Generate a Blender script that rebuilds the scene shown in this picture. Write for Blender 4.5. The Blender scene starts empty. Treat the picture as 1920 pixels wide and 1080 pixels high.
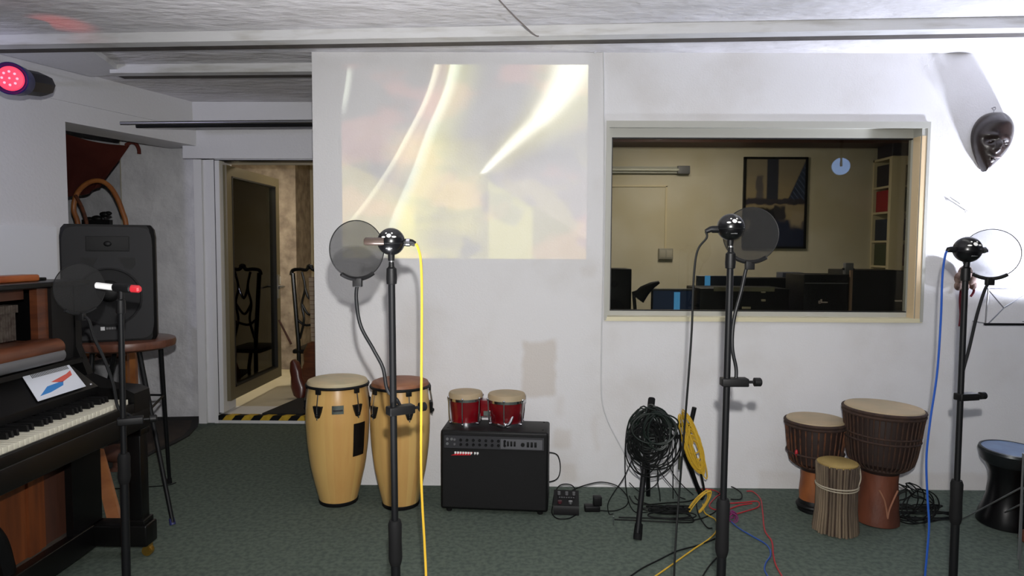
import bpy, bmesh, math, random
from mathutils import Vector, Matrix, Euler
random.seed(7)
SC = bpy.context.scene
COL = SC.collection
pi = math.pi

# ---------------------------------------------------------------- camera
F = 1250.0
CAM = Vector((0.0, 0.0, 1.35))
cd = bpy.data.cameras.new('camera'); cd.sensor_width = 36.0; cd.lens = F*36.0/1920.0
cd.clip_start = 0.05
cam = bpy.data.objects.new('camera', cd); COL.objects.link(cam)
RM = Matrix.Rotation(math.radians(0.6), 3, 'Z') @ Matrix.Rotation(math.radians(90-3.34), 3, 'X') @ Matrix.Rotation(math.radians(0.3), 3, 'Z')
cam.matrix_world = Matrix.Translation(CAM) @ RM.to_4x4()
SC.camera = cam

def ray(px, py):
    return RM @ Vector(((px-960)/F, (540-py)/F, -1.0))
def at(px, py, Y):                     # point at depth Y
    d = ray(px, py); return CAM + d*(Y/d.y)
def fl(px, py, z=0.0):                 # point on the horizontal plane z
    d = ray(px, py); return CAM + d*((z-CAM.z)/d.z)

# ---------------------------------------------------------------- world, view, lights
SC.view_settings.view_transform = 'Standard'
SC.view_settings.look = 'None'
SC.view_settings.exposure = -0.1
SC.view_settings.gamma = 1.0
SC.view_settings.use_curve_mapping = False
w = bpy.data.worlds.new('world'); SC.world = w; w.use_nodes = True
w.node_tree.nodes['Background'].inputs[0].default_value = (0.5, 0.55, 0.6, 1)
w.node_tree.nodes['Background'].inputs[1].default_value = 0.02

def light(name, kind, loc, energy, color=(1,1,1), target=None, size=0.1, **kw):
    ld = bpy.data.lights.new(name, kind); ld.energy = energy; ld.color = color
    if kind == 'AREA':
        ld.size = size
        if 'size_y' in kw: ld.shape = 'RECTANGLE'; ld.size_y = kw['size_y']
    else:
        ld.shadow_soft_size = size
    if kind == 'SPOT':
        ld.spot_size = math.radians(kw.get('angle', 60)); ld.spot_blend = kw.get('blend', 0.3)
    o = bpy.data.objects.new(name, ld); COL.objects.link(o); o.location = loc
    if target is not None:
        o.rotation_euler = (Vector(target)-Vector(loc)).to_track_quat('-Z', 'Y').to_euler()
    return o
# camera flash on the hot shoe
light('camera_flash', 'SPOT', (0.02, -0.02, 1.48), 290, (1.0, 0.985, 0.965), (0.15, 3.73, 0.95), 0.012, angle=135, blend=1.0)
# added fill lights below the ceiling, behind and right of the camera
light('overhead_fill', 'AREA', (1.3, 1.95, 2.40), 3, (1.0, 0.98, 0.95), (1.6, 2.0, 0.0), 1.4, size_y=0.25)
light('overhead_fill_rear', 'AREA', (0.3, -0.9, 2.40), 6, (1.0, 0.98, 0.95), (0.3, -0.4, 0.0), 1.4, size_y=0.25)
# bright bluish white stage lamp standing low at the right, pointing up along the wall
light('stage_lamp_white', 'SPOT', (3.12, 3.42, 1.02), 260, (0.80, 0.84, 1.0), (2.55, 3.66, 1.95), 0.035, angle=105, blend=0.8)
# invented fill light low in the room, added to brighten the ceiling
light('ceiling_fill', 'SPOT', (-0.55, 1.15, 0.22), 230, (0.97, 0.96, 1.0), (-0.75, 1.3, 2.4), 0.12, angle=98, blend=0.8)
# red and violet stage lamps left of the frame
light('stage_lamp_red', 'SPOT', (-2.35, 2.9, 1.45), 13, (1.0, 0.08, 0.05), (-2.22, 3.27, 2.42), 0.02, angle=17, blend=1.0)
light('stage_lamp_violet', 'SPOT', (-3.0, 2.3, 1.9), 30, (0.72, 0.72, 1.0), (-2.98, 3.7, 1.9), 0.05, angle=90, blend=1.0)
# control room and hall lamps
light('control_room_lamp', 'AREA', (1.3, 5.0, 2.28), 42, (1.0, 0.86, 0.80), (1.5, 5.5, 0.0), 0.5, size_y=0.5)
light('hall_lamp', 'AREA', (-1.75, 6.0, 2.25), 6, (1.0, 0.86, 0.68), (-1.75, 6.0, 0.0), 0.35, size_y=0.35)

light('hall_fill_left', 'AREA', (-2.65, 6.0, 2.25), 17, (1.0, 0.88, 0.66), (-2.65, 6.0, 0.0), 0.3, size_y=0.3)  # added fill, brightens what shows through the door glass

# ---------------------------------------------------------------- materials
def lin(c):
    if isinstance(c, str):
        c = c.lstrip('#'); c = [int(c[i:i+2], 16) for i in (0, 2, 4)]
    r = []
    for v in c:
        v /= 255.0
        r.append(v/12.92 if v <= 0.04045 else ((v+0.055)/1.055)**2.4)
    return (r[0], r[1], r[2], 1.0)

def M(name, col, rough=0.5, metal=0.0, col2=None, vscale=6, stretch=(1,1,1), vdet=4, bump=0.0, bscale=40, coat=0.0, spec=0.5, lo=0.35, hi=0.65):
    m = bpy.data.materials.new(name); m.use_nodes = True
    nt = m.node_tree; N = nt.nodes; L = nt.links
    b = N['Principled BSDF']
    b.inputs['Base Color'].default_value = lin(col)
    b.inputs['Roughness'].default_value = rough
    b.inputs['Metallic'].default_value = metal
    b.inputs['Coat Weight'].default_value = coat
    b.inputs['Specular IOR Level'].default_value = spec
    if col2 or bump:
        tc = N.new('ShaderNodeTexCoord'); mp = N.new('ShaderNodeMapping')
        mp.inputs['Scale'].default_value = stretch
        L.new(tc.outputs['Object'], mp.inputs['Vector'])
    if col2:
        n = N.new('ShaderNodeTexNoise'); n.inputs['Scale'].default_value = vscale; n.inputs['Detail'].default_value = vdet
        r = N.new('ShaderNodeValToRGB')
        r.color_ramp.elements[0].position = lo; r.color_ramp.elements[1].position = hi
        r.color_ramp.elements[0].color = lin(col); r.color_ramp.elements[1].color = lin(col2)
        L.new(mp.outputs[0], n.inputs['Vector']); L.new(n.outputs['Fac'], r.inputs[0]); L.new(r.outputs[0], b.inputs['Base Color'])
    if bump:
        n2 = N.new('ShaderNodeTexNoise'); n2.inputs['Scale'].default_value = bscale; n2.inputs['Detail'].default_value = 5
        bp = N.new('ShaderNodeBump'); bp.inputs['Strength'].default_value = 1.0; bp.inputs['Distance'].default_value = bump
        L.new(mp.outputs[0], n2.inputs['Vector']); L.new(n2.outputs['Fac'], bp.inputs['Height']); L.new(bp.outputs[0], b.inputs['Normal'])
    return m

def emis(name, col, s):
    m = bpy.data.materials.new(name); m.use_nodes = True
    b = m.node_tree.nodes['Principled BSDF']
    b.inputs['Base Color'].default_value = lin(col)
    b.inputs['Emission Color'].default_value = lin(col); b.inputs['Emission Strength'].default_value = s
    return m

def mix_glass(name, tint, fac, rough=0.0, diffuse=None):
    # a see-through sheet: a share passes straight, the rest is glossy (glass) or diffuse (mesh cloth)
    m = bpy.data.materials.new(name); m.use_nodes = True
    nt = m.node_tree; N = nt.nodes; L = nt.links
    for n in list(N): N.remove(n)
    o = N.new('ShaderNodeOutputMaterial'); mx = N.new('ShaderNodeMixShader'); t = N.new('ShaderNodeBsdfTransparent')
    t.inputs[0].default_value = lin(tint)
    if diffuse:
        g = N.new('ShaderNodeBsdfDiffuse'); g.inputs[0].default_value = lin(diffuse); mx.inputs[0].default_value = fac
    else:
        g = N.new('ShaderNodeBsdfGlossy'); g.inputs['Roughness'].default_value = rough
        fr = N.new('ShaderNodeFresnel'); fr.inputs[0].default_value = fac; L.new(fr.outputs[0], mx.inputs[0])
    L.new(t.outputs[0], mx.inputs[1]); L.new(g.outputs[0], mx.inputs[2]); L.new(mx.outputs[0], o.inputs[0])
    return m

class NB:                                # tiny node-math builder
    def __init__(s, nt): s.nt = nt
    def op(s, o, a, b=None, c=None, clamp=False):
        n = s.nt.nodes.new('ShaderNodeMath'); n.operation = o; n.use_clamp = clamp
        for i, v in enumerate((a, b, c)):
            if v is None: continue
            if isinstance(v, (int, float)): n.inputs[i].default_value = v
            else: s.nt.links.new(v, n.inputs[i])
        return n.outputs[0]
    def add(s, a, b): return s.op('ADD', a, b)
    def sub(s, a, b): return s.op('SUBTRACT', a, b)
    def mul(s, a, b): return s.op('MULTIPLY', a, b)
    def div(s, a, b): return s.op('DIVIDE', a, b)
    def ss(s, x, a, b):                  # smoothstep a->b
        n = s.nt.nodes.new('ShaderNodeMapRange'); n.interpolation_type = 'SMOOTHSTEP'; n.clamp = True
        s.nt.links.new(x, n.inputs['Value']) if not isinstance(x, (int, float)) else None
        lo, hi, t0, t1 = (a, b, 0, 1) if a < b else (b, a, 1, 0)
        n.inputs['From Min'].default_value = lo; n.inputs['From Max'].default_value = hi
        n.inputs['To Min'].default_value = t0; n.inputs['To Max'].default_value = t1
        return n.outputs['Result']
    def box(s, x, z, x0, x1, z0, z1, e):
        a = s.mul(s.ss(x, x0-e, x0+e), s.ss(x, x1+e, x1-e)); b = s.mul(s.ss(z, z0-e, z0+e), s.ss(z, z1+e, z1-e))
        return s.mul(a, b)

def wall_mat():                          # white painted wall with repair patches and scuffs
    m = bpy.data.materials.new('white_wall_paint'); m.use_nodes = True
    nt = m.node_tree; N = nt.nodes; L = nt.links; b = N['Principled BSDF']; b.inputs['Roughness'].default_value = 0.75
    k = NB(nt)
    tc = N.new('ShaderNodeTexCoord'); sp = N.new('ShaderNodeSeparateXYZ'); L.new(tc.outputs['Object'], sp.inputs[0])
    nz = N.new('ShaderNodeTexNoise'); nz.inputs['Scale'].default_value = 7; nz.inputs['Detail'].default_value = 5
    L.new(tc.outputs['Object'], nz.inputs['Vector'])
    off = k.mul(k.sub(nz.outputs['Fac'], 0.5), 0.07)
    x = k.add(sp.outputs['X'], off); z = k.add(sp.outputs['Z'], off)
    def P(px, py): p = at(px, py, 3.73); return p.x, p.z
    fac = None
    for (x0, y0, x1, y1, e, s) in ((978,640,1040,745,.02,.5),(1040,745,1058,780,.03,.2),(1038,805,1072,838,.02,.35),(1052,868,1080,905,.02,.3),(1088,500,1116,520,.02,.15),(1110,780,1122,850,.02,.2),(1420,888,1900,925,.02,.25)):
        a = P(x0, y1); c = P(x1, y0)
        t = k.mul(k.box(x, z, a[0], c[0], a[1], c[1], e), s)
        fac = t if fac is None else k.op('MAXIMUM', fac, t)
    mx = N.new('ShaderNodeMix'); mx.data_type = 'RGBA'
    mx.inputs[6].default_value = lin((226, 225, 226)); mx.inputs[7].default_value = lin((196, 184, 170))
    L.new(fac, mx.inputs[0])
    n2 = N.new('ShaderNodeTexNoise'); n2.inputs['Scale'].default_value = 2.2; n2.inputs['Detail'].default_value = 6
    L.new(tc.outputs['Object'], n2.inputs['Vector'])
    mx2 = N.new('ShaderNodeMix'); mx2.data_type = 'RGBA'; mx2.blend_type = 'MULTIPLY'
    L.new(k.ss(n2.outputs['Fac'], 0.45, 0.75), mx2.inputs[0]); L.new(mx.outputs[2], mx2.inputs[6]); mx2.inputs[7].default_value = lin((243, 241, 238))
    L.new(mx2.outputs[2], b.inputs['Base Color'])
    n3 = N.new('ShaderNodeTexNoise'); n3.inputs['Scale'].default_value = 120; n3.inputs['Detail'].default_value = 3
    L.new(tc.outputs['Object'], n3.inputs['Vector'])
    bp = N.new('ShaderNodeBump'); bp.inputs['Distance'].default_value = 0.0012; L.new(n3.outputs['Fac'], bp.inputs['Height']); L.new(bp.outputs[0], b.inputs['Normal'])
    return m

MAT = {}
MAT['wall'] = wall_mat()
MAT['plain_wall'] = M('smooth_white_wall', (222,222,224), 0.75, bump=0.0015, bscale=60)
MAT['rough_wall'] = M('rough_plaster', (208,208,212), 0.85, col2=(225,225,228), vscale=5, bump=0.02, bscale=9)
MAT['blue_glow'] = emis('bright_blue_patch', (90,170,235), 0.7)
MAT['ceil'] = M('rough_ceiling_plaster', (232,230,234), 0.8, col2=(214,212,214), vscale=4, stretch=(1,2,1), bump=0.022, bscale=11)
MAT['beam'] = M('painted_beam', (215,215,216), 0.55, bump=0.003, bscale=14, col2=(190,188,184), vscale=9, stretch=(.5,1,3), lo=.5, hi=.75)
MAT['beam_shade'] = M('beam_shadow_strip', (66,61,58), 0.7, col2=(84,78,74), vscale=12)  # colour of the shadow line along the beams
MAT['carpet'] = M('green_grey_carpet', (104,114,104), 0.95, col2=(86,97,89), vscale=45, vdet=10, bump=0.004, bscale=500, spec=0.1, lo=.4, hi=.62)
MAT['door_white'] = M('white_door_paint', (222,222,222), 0.45)
MAT['alu'] = M('beige_aluminium', (120,112,90), 0.4, metal=0.35)
MAT['warm_lit_sill'] = M('warm_lit_window_paint', (220,212,180), 0.4)  # sill colour with the warm lamplight put into it
MAT['win_casing'] = M('grey_window_casing', (178,177,168), 0.45)
MAT['seal'] = M('black_rubber_seal', (18,18,20), 0.5)
MAT['glass'] = mix_glass('window_glass', (205,208,203), 1.33)
MAT['door_glass'] = mix_glass('door_glass', (235,236,220), 1.4)
MAT['black'] = M('black_plastic', (13,13,14), 0.5, spec=0.25)
MAT['black_gloss'] = M('black_lacquer', (10,10,12), 0.28, coat=0.15, spec=.35)
MAT['piano_black'] = M('worn_black_piano_lacquer', (8,8,9), 0.35, spec=0.3, col2=(13,12,12), vscale=5)
MAT['black_metal'] = M('black_powder_coat', (12,13,15), 0.5, spec=0.25)
MAT['rubber'] = M('black_rubber', (15,15,16), 0.75, spec=0.2)
MAT['chrome'] = M('chrome', (215,215,220), 0.15, metal=1.0)
MAT['steel'] = M('brushed_steel', (165,165,168), 0.35, metal=0.9)
MAT['grey'] = M('grey_plastic', (95,95,97), 0.5)
MAT['white'] = M('white_plastic', (232,232,230), 0.5)
MAT['tape_y'] = M('yellow_tape', (205,170,50), 0.5, col2=(180,145,40), vscale=20)
MAT['mesh'] = mix_glass('nylon_mesh', (250,250,250), 0.24, diffuse=(52,52,52))
MAT['ash'] = None
MAT['skin'] = M('natural_drum_skin', (196,176,140), 0.6, col2=(180,168,136), vscale=9, bump=.001)
MAT['skin_brown'] = M('brown_drum_skin', (150,98,66), 0.55, col2=(120,74,50), vscale=7)
MAT['skin_grey'] = M('hazy_drum_skin', (174,152,120), 0.6, col2=(158,144,116), vscale=6)
MAT['yellow'] = M('yellow_cable', (200,162,50), 0.55, spec=0.3)
MAT['blue'] = M('blue_cable', (30,72,150), 0.4)
MAT['red'] = M('red_cable', (170,32,42), 0.45)
MAT['cable'] = M('black_cable', (12,14,14), 0.6, spec=0.2)
MAT['green_cable'] = M('dark_green_cable', (8,22,16), 0.5)
MAT['white_cable'] = M('white_painted_cable', (205,205,206), 0.6)
MAT['grey_cable'] = M('grey_cable', (120,112,108), 0.6)
MAT['red_lac'] = M('red_sparkle_lacquer', (120,8,20), 0.2, coat=0.8, col2=(90,4,12), vscale=8)
MAT['walnut'] = M('brown_wood', (104,58,34), 0.4, col2=(76,40,24), vscale=5, stretch=(1,1,8))
MAT['table_wood'] = M('dark_red_brown_table_wood', (104,64,48), 0.4, col2=(84,50,36), vscale=6, stretch=(1,8,1), coat=.2)
MAT['orange_wood'] = M('orange_brown_wood', (118,62,28), 0.5, col2=(90,46,22), vscale=4, stretch=(1,8,.6))
MAT['brown_wood'] = M('dull_brown_wood', (84,50,36), 0.6, col2=(66,40,30), vscale=4, stretch=(1,4,.6))
MAT['honey'] = M('honey_bentwood', (168,108,58), 0.4, col2=(140,84,44), vscale=8)
MAT['djembe'] = M('carved_red_wood', (112,62,42), 0.5, col2=(78,42,30), vscale=7, stretch=(1,1,.5), bump=.004, bscale=25)
MAT['djembe_o'] = M('carved_orange_wood', (150,88,44), 0.5, col2=(96,50,28), vscale=7, stretch=(1,1,.6), bump=.003, bscale=25)
MAT['rope'] = M('dark_rope', (42,28,24), 0.85, col2=(62,42,32), vscale=30)
MAT['straw'] = M('dry_stalk', (120,104,84), 0.85, col2=(70,58,48), vscale=14, stretch=(1,1,.2))
MAT['twine'] = M('pale_twine', (170,160,140), 0.8)
MAT['mask'] = M('dark_carved_wood', (32,24,23), 0.3, col2=(44,33,30), vscale=6, bump=.003, bscale=18, coat=.3)
MAT['maroon_cloth'] = M('maroon_cloth', (112,50,38), 0.9, col2=(92,38,30), vscale=4, bump=.006, bscale=8)
MAT['rug'] = M('dark_brown_rug', (58,48,42), 0.95, col2=(44,38,35), vscale=9, bump=.003, bscale=300)
MAT['rug_edge'] = M('black_rug_border', (24,24,25), 0.9)
MAT['warm_wall'] = M('cream_wall', (200,192,170), 0.8, col2=(188,178,150), vscale=1.6, lo=.45, hi=.62)
MAT['brown_plaster'] = M('mottled_plaster', (158,146,132), 0.85, col2=(120,108,98), vscale=9, bump=.01, bscale=14)
MAT['lcd'] = emis('blue_screen', (40,60,100), 0.10)
MAT['led_red'] = emis('red_lamp_lens', (255,70,100), 0.9)
MAT['led_white'] = emis('white_blue_lamp_lens', (150,190,255), 14)
MAT['paper'] = M('white_paper', (222,226,236), 0.7)
MAT['brass'] = M('brass', (190,150,70), 0.3, metal=0.9)
MAT['ivory'] = M('ivory_key', (212,208,190), 0.3)
MAT['felt'] = M('grey_felt', (88,80,72), 0.95, col2=(60,48,42), vscale=40)
MAT['styro'] = M('white_board', (230,232,236), 0.8)
MAT['cream_paint'] = M('cream_cabinet_paint', (200,186,150), 0.5)
# ---------------------------------------------------------------- mesh helpers
def V(*a): return Vector(a[0]) if len(a) == 1 else Vector(a)
def catmull(pts, n=8, closed=False):
    P = [V(p) for p in pts]
    if len(P) < 3: return P
    out = []
    m = len(P)
    for i in range(m if closed else m-1):
        if closed: p0, p1, p2, p3 = P[(i-1)%m], P[i], P[(i+1)%m], P[(i+2)%m]
        else: p0, p1, p2, p3 = P[max(i-1,0)], P[i], P[i+1], P[min(i+2,m-1)]
        for j in range(n):
            t = j/n
            out.append(0.5*((2*p1)+(p2-p0)*t+(2*p0-5*p1+4*p2-p3)*t*t+(3*p1-p0-3*p2+p3)*t**3))
    if not closed: out.append(P[-1])
    return out

class MB:
    def __init__(s, off=(0,0,0)): s.bm = bmesh.new(); s.off = V(off)   # off: subtracted (world -> local)
    def box(s, lo, hi, rot=None, pivot=None, bev=0.0):
        lo = V(lo)-s.off; hi = V(hi)-s.off
        c = (lo+hi)/2; d = hi-lo
        r = bmesh.ops.create_cube(s.bm, size=1.0)
        vs = r['verts']
        for v in vs: v.co = Vector((v.co.x*d.x, v.co.y*d.y, v.co.z*d.z)) + c
        if bev > 0:
            es = list({e for v in vs for e in v.link_edges})
            rr = bmesh.ops.bevel(s.bm, geom=es, offset=min(bev, min(abs(d.x),abs(d.y),abs(d.z))*0.45), segments=3, affect='EDGES', profile=0.5)
            vs = list({v for f in rr['faces'] for v in f.verts} | {v for v in vs if v.is_valid})
        if rot is not None:
            p = V(pivot)-s.off if pivot is not None else c
            for v in vs: v.co = p + rot @ (v.co-p)
        return vs
    def loft(s, rings, closed_ends=True):
        vr = [[s.bm.verts.new(p) for p in r] for r in rings]
        n = len(vr[0])
        for a, b in zip(vr, vr[1:]):
            for i in range(n):
                try: s.bm.faces.new((a[i], a[(i+1)%n], b[(i+1)%n], b[i]))
                except ValueError: pass
        if closed_ends:
            for r, rev in ((vr[0], True), (vr[-1], False)):
                try: s.bm.faces.new(list(reversed(r)) if rev else r)
                except ValueError: pass
    def tube(s, pts, r, seg=10, closed=False, flat=1.0, caps=True):
        P = [V(p)-s.off for p in pts]
        rs = r if isinstance(r, (list, tuple)) else [r]*len(P)
        rings = []; nrm = None
        n = len(P)
        for i in range(n):
            if closed: t = P[(i+1)%n]-P[(i-1)%n]
            else: t = P[min(i+1,n-1)]-P[max(i-1,0)]
            if t.length < 1e-9: t = Vector((0,0,1))
            t.normalize()
            if nrm is None:
                a = Vector((0,0,1)) if abs(t.z) < 0.9 else Vector((1,0,0))
                nrm = t.cross(a).normalized()
            else:
                nrm = (nrm - t*nrm.dot(t))
                if nrm.length < 1e-6: nrm = t.orthogonal()
                nrm.normalize()
            b = t.cross(nrm)
            rings.append([P[i]+(nrm*math.cos(2*pi*k/seg)+b*math.sin(2*pi*k/seg)*flat)*rs[i] for k in range(seg)])
        if closed: rings.append(rings[0]); s.loft(rings, False); bmesh.ops.remove_doubles(s.bm, verts=s.bm.verts, dist=1e-6)
        else: s.loft(rings, caps)
    def cyl(s, a, b, r1, r2=None, seg=20): s.tube([a, b], [r1, r1 if r2 is None else r2], seg)
    def lathe(s, prof, c=(0,0,0), seg=48, axis='Z', R=None, ang=None):
        # prof: list of (radius, height); R: rotation matrix
        c = V(c)-s.off; rings = []
        for (r, h) in prof:
            ring = []
            for k in range(seg):
                a = 2*pi*k/seg
                p = Vector((max(r,1e-5)*math.cos(a), max(r,1e-5)*math.sin(a), h))
                if R is not None: p = R @ p
                ring.append(p+c)
            rings.append(ring)
        s.loft(rings, True)
    def sphere(s, c, r, seg=24, scale=(1,1,1), R=None):
        prof = [(r*math.sin(pi*i/(seg//2)), -r*math.cos(pi*i/(seg//2))) for i in range(seg//2+1)]
        c = V(c)-s.off; rings = []
        for (q, h) in prof:
            ring = []
            for k in range(seg):
                a = 2*pi*k/seg
                p = Vector((max(q,1e-5)*math.cos(a)*scale[0], max(q,1e-5)*math.sin(a)*scale[1], h*scale[2]))
                if R is not None: p = R @ p
                ring.append(p+c)
            rings.append(ring)
        s.loft(rings, True)
    def torus(s, c, R_, r, rot=None, seg=48, rseg=10, sx=1, sy=1, a0=0, a1=2*pi):
        c = V(c); full = abs(a1-a0-2*pi) < 1e-6
        n = seg if full else seg+1
        pts = []
        for k in range(n):
            a = a0+(a1-a0)*k/seg
            p = Vector((R_*sx*math.cos(a), R_*sy*math.sin(a), 0))
            pts.append(c+(rot @ p if rot is not None else p))
        s.tube(pts, r, rseg, closed=full)
    def prism(s, poly, d, R=None):
        # poly: list of 3D points (planar), d: extrusion vector
        P = [V(p)-s.off for p in poly]; d = V(d)
        a = [s.bm.verts.new(p) for p in P]; b = [s.bm.verts.new(p+d) for p in P]
        n = len(P)
        s.bm.faces.new(list(reversed(a))); s.bm.faces.new(b)
        for i in range(n): s.bm.faces.new((a[i], a[(i+1)%n], b[(i+1)%n], b[i]))
    def build(s, name, mat, parent=None, loc=None, ang=35):
        me = bpy.data.meshes.new(name)
        bmesh.ops.recalc_face_normals(s.bm, faces=s.bm.faces)
        s.bm.to_mesh(me); s.bm.free()
        for p in me.polygons: p.use_smooth = True
        me.set_sharp_from_angle(angle=math.radians(ang))
        me.materials.append(MAT[mat] if isinstance(mat, str) else mat)
        o = bpy.data.objects.new(name, me); COL.objects.link(o)
        if parent is not None: o.parent = parent
        elif loc is not None: o.location = loc
        elif s.off.length > 0: o.location = s.off
        return o

def thing(name, label, cat, loc=(0,0,0), group=None, rotz=0):
    o = bpy.data.objects.new(name, None); COL.objects.link(o)
    o.empty_display_size = 0.05
    o.location = loc; o.rotation_euler = (0,0,rotz); o['label'] = label; o['category'] = cat
    if group: o['group'] = group
    return o
def tag(o, label, cat, group=None):
    o['label'] = label; o['category'] = cat
    if group: o['group'] = group
    return o
def struct(o): o['kind'] = 'structure'; return o
def copy_tree(o, parent=None):
    c = o.copy(); COL.objects.link(c)
    if parent is not None: c.parent = parent
    for ch in o.children: copy_tree(ch, c)
    return c
def Rz(a): return Matrix.Rotation(a, 3, 'Z')
def Rx(a): return Matrix.Rotation(a, 3, 'X')
def Ry(a): return Matrix.Rotation(a, 3, 'Y')
def aim(d, up='Y'): return V(d).to_track_quat('Z', up).to_matrix()
def sbox(name, lo, hi, mat, rot=None, pivot=None, bev=0):
    m = MB(); m.box(lo, hi, rot, pivot, bev); return struct(m.build(name, mat))

# ================================================================ SETTING
WY = 3.73                                  # main wall front
CZ = at(850, 98, WY).z                     # ceiling
pL = at(588, 400, WY); XL = pL.x           # left end of main wall
wl = at(1136, 400, WY).x; wr = at(1735, 400, WY).x
wt = at(1437, 230, WY).z; wb = at(1437, 602, WY).z
# floor
m = MB(); m.box((-5, -2.2, -0.1), (4.4, 5.6, 0)); struct(m.build('floor', 'carpet'))
# main wall built around the window opening
m = MB()
m.box((XL, WY, 0), (wl, 3.87, CZ+.02)); m.box((wr, WY, 0), (4.4, 3.87, CZ+.02))
m.box((wl, WY, 0), (wr, 3.87, wb)); m.box((wl, WY, wt), (wr, 3.87, CZ+.02))
m.box((XL, 3.87, 0), (XL+.16, 5.05, CZ+.02))
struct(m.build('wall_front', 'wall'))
# control room shell
sbox('wall_control_room_left', (XL+.16, 3.87, 0), (XL+.18, 6.25, CZ), 'warm_wall')
sbox('wall_control_room_back', (XL+.16, 6.2, 0), (4.4, 6.35, CZ), 'warm_wall')
sbox('wall_control_room_right', (4.2, 3.87, 0), (4.4, 6.2, CZ), 'warm_wall')
sbox('floor_control_room', (XL+.16, 5.6, -0.1), (4.4, 6.35, 0.0), 'rug')
m = MB(); m.box((XL+.18, 5.9, 2.29), (4.2, 6.2, 2.47)); struct(m.build('trim_1', 'brown_wood'))
# left wall: oblique, with the niche opening
A0 = V(at(347, 183, 4.93)); A0.z = 0
B0 = V(at(0, 93, 3.74)); B0.z = 0
dW = (B0-A0).normalized(); nW = Vector((dW.y, -dW.x, 0))
if nW.x > 0: nW = -nW                       # behind the wall
def on_left(px, py=300):                   # hit of the pixel ray with the left wall plane
    d = ray(px, py); n = nW; t = (A0-CAM).dot(n)/d.dot(n); return CAM+d*t
C0 = on_left(128, 400); C0.z = 0
E0 = B0+dW*2.6
def lw(a, b, z0, z1, th=0.28):
    a = V(a); b = V(b); a.z = z0; b.z = z0
    m_.prism([a, b, b+nW*th, a+nW*th], (0,0,z1-z0))
m_ = MB(); lw(C0, E0, 0, CZ+.02)
hz = on_left(230, 248).z
lw(A0-dW*0.14, C0, hz, CZ+.02, 0.30)
struct(m_.build('wall_left', 'plain_wall'))
# shallow cornice line along the left wall
m_ = MB(); q = -nW*0.012
zz = on_left(200, 207).z
for (a, b) in ((A0, E0),):
    a = V(a)+q; b = V(b)+q; a.z = zz; b.z = zz
    m_.prism([a, b, b-q*1.2, a-q*1.2], (0,0,CZ-.06-zz))
struct(m_.build('trim_2', 'plain_wall'))
# rough plaster wall at the back of the niche
RYW = 5.22
rx0 = at(232, 500, RYW).x; rx1 = at(372, 500, RYW).x
m = MB()
m.box((rx0, RYW, 0), (rx1+.02, RYW+.4, CZ+.02)); m.box((-5, RYW+.9, 0), (rx0+.2, RYW+1.0, CZ))
struct(m.build('wall_niche', 'rough_wall'))
sbox('wall_niche_left', (-5.0, 2.0, 0), (-4.9, RYW+1, CZ), 'rough_wall')
sbox('floor_niche', (-5, 5.6, -.1), (rx0, 6.3, 0), 'carpet')
# door wall
DY = 5.05
dx0 = at(372, 500, DY).x; dl = at(406, 500, DY).x; dtop = at(490, 300, DY).z; dsill = at(490, 776, DY).z
m = MB()
m.box((dx0, DY, 0), (dl, DY+.3, dtop+.02)); m.box((dx0, DY, dtop), (XL+.16, DY+.3, CZ+.02))
m.box((at(346,280,DY).x, DY-.03, at(400,298,DY).z), (XL, DY+.0, at(500,240,DY).z))
m.box((at(337,280,DY).x, DY-.06, at(400,233,DY).z), (XL, DY+.0, CZ+.02))
m.box((XL-.02, DY, 0), (XL+.16, DY+.3, dtop))
struct(m.build('wall_alcove', 'plain_wall'))
m = MB(); m.box((dx0-.01, DY-.025, 0), (at(384,500,DY).x, DY+.0, dtop)); m.box((at(398,500,DY).x, DY-.012, 0), (dl, DY+.0, dtop)); struct(m.build('trim_3', 'door_white'))
# white step below the door
m = MB(); m.box((dl, DY-.02, 0), (XL, DY+.0, dsill-.012), bev=.006); m.box((dl, DY, 0), (XL, DY+.3, dsill-.012)); struct(m.build('trim_4', 'door_white'))
# ceiling and beams
m = MB(); m.box((-5, -2.2, CZ), (4.4, 6.3, CZ+.12)); struct(m.build('ceiling', 'ceil'))
# beam across the room
def beam(name, pl, pr, wid, z0, mat='beam', dark=True):
    a = V(pl); b = V(pr); a.z = b.z = z0
    d = (b-a).normalized(); n = Vector((-d.y, d.x, 0))
    if n.y < 0: n = -n
    m = MB(); m.prism([a, b, b+n*wid, a+n*wid], (0,0,CZ-z0+.01)); o = struct(m.build(name, mat))
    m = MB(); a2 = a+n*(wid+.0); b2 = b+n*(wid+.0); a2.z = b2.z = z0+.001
    m.prism([a2, b2, b2+n*.07, a2+n*.07], (0,0,.03)); struct(m.build(name.replace('beam', 'trim'), 'beam_shade'))  # dark strip painting in the shadow line along the beam
ZB = CZ-0.05
pl = fl(0, 84, ZB); pr = fl(1920, 52, ZB); d = (pr-pl).normalized()
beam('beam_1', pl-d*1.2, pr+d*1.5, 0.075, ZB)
pl2 = fl(212, 137, ZB); pr2 = fl(586, 134, ZB)
d2 = (pr2-pl2).normalized()
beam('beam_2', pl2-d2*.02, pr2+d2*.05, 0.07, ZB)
# flush plaster panel between the beams at the left
m = MB(); a = fl(168, 96, ZB+.01); b = V(pl2); c_ = on_left(150, 115); e_ = on_left(60, 100)
b2 = b+Vector((0.0,.1,0)); m.prism([V(a.x, a.y, ZB+.02), V(b2.x, b2.y, ZB+.02), V(-2.65, 4.15, ZB+.02), V(-2.95, 3.4, ZB+.02)], (0,0,.06)); struct(m.build('ceiling_panel', 'plain_wall'))
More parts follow.
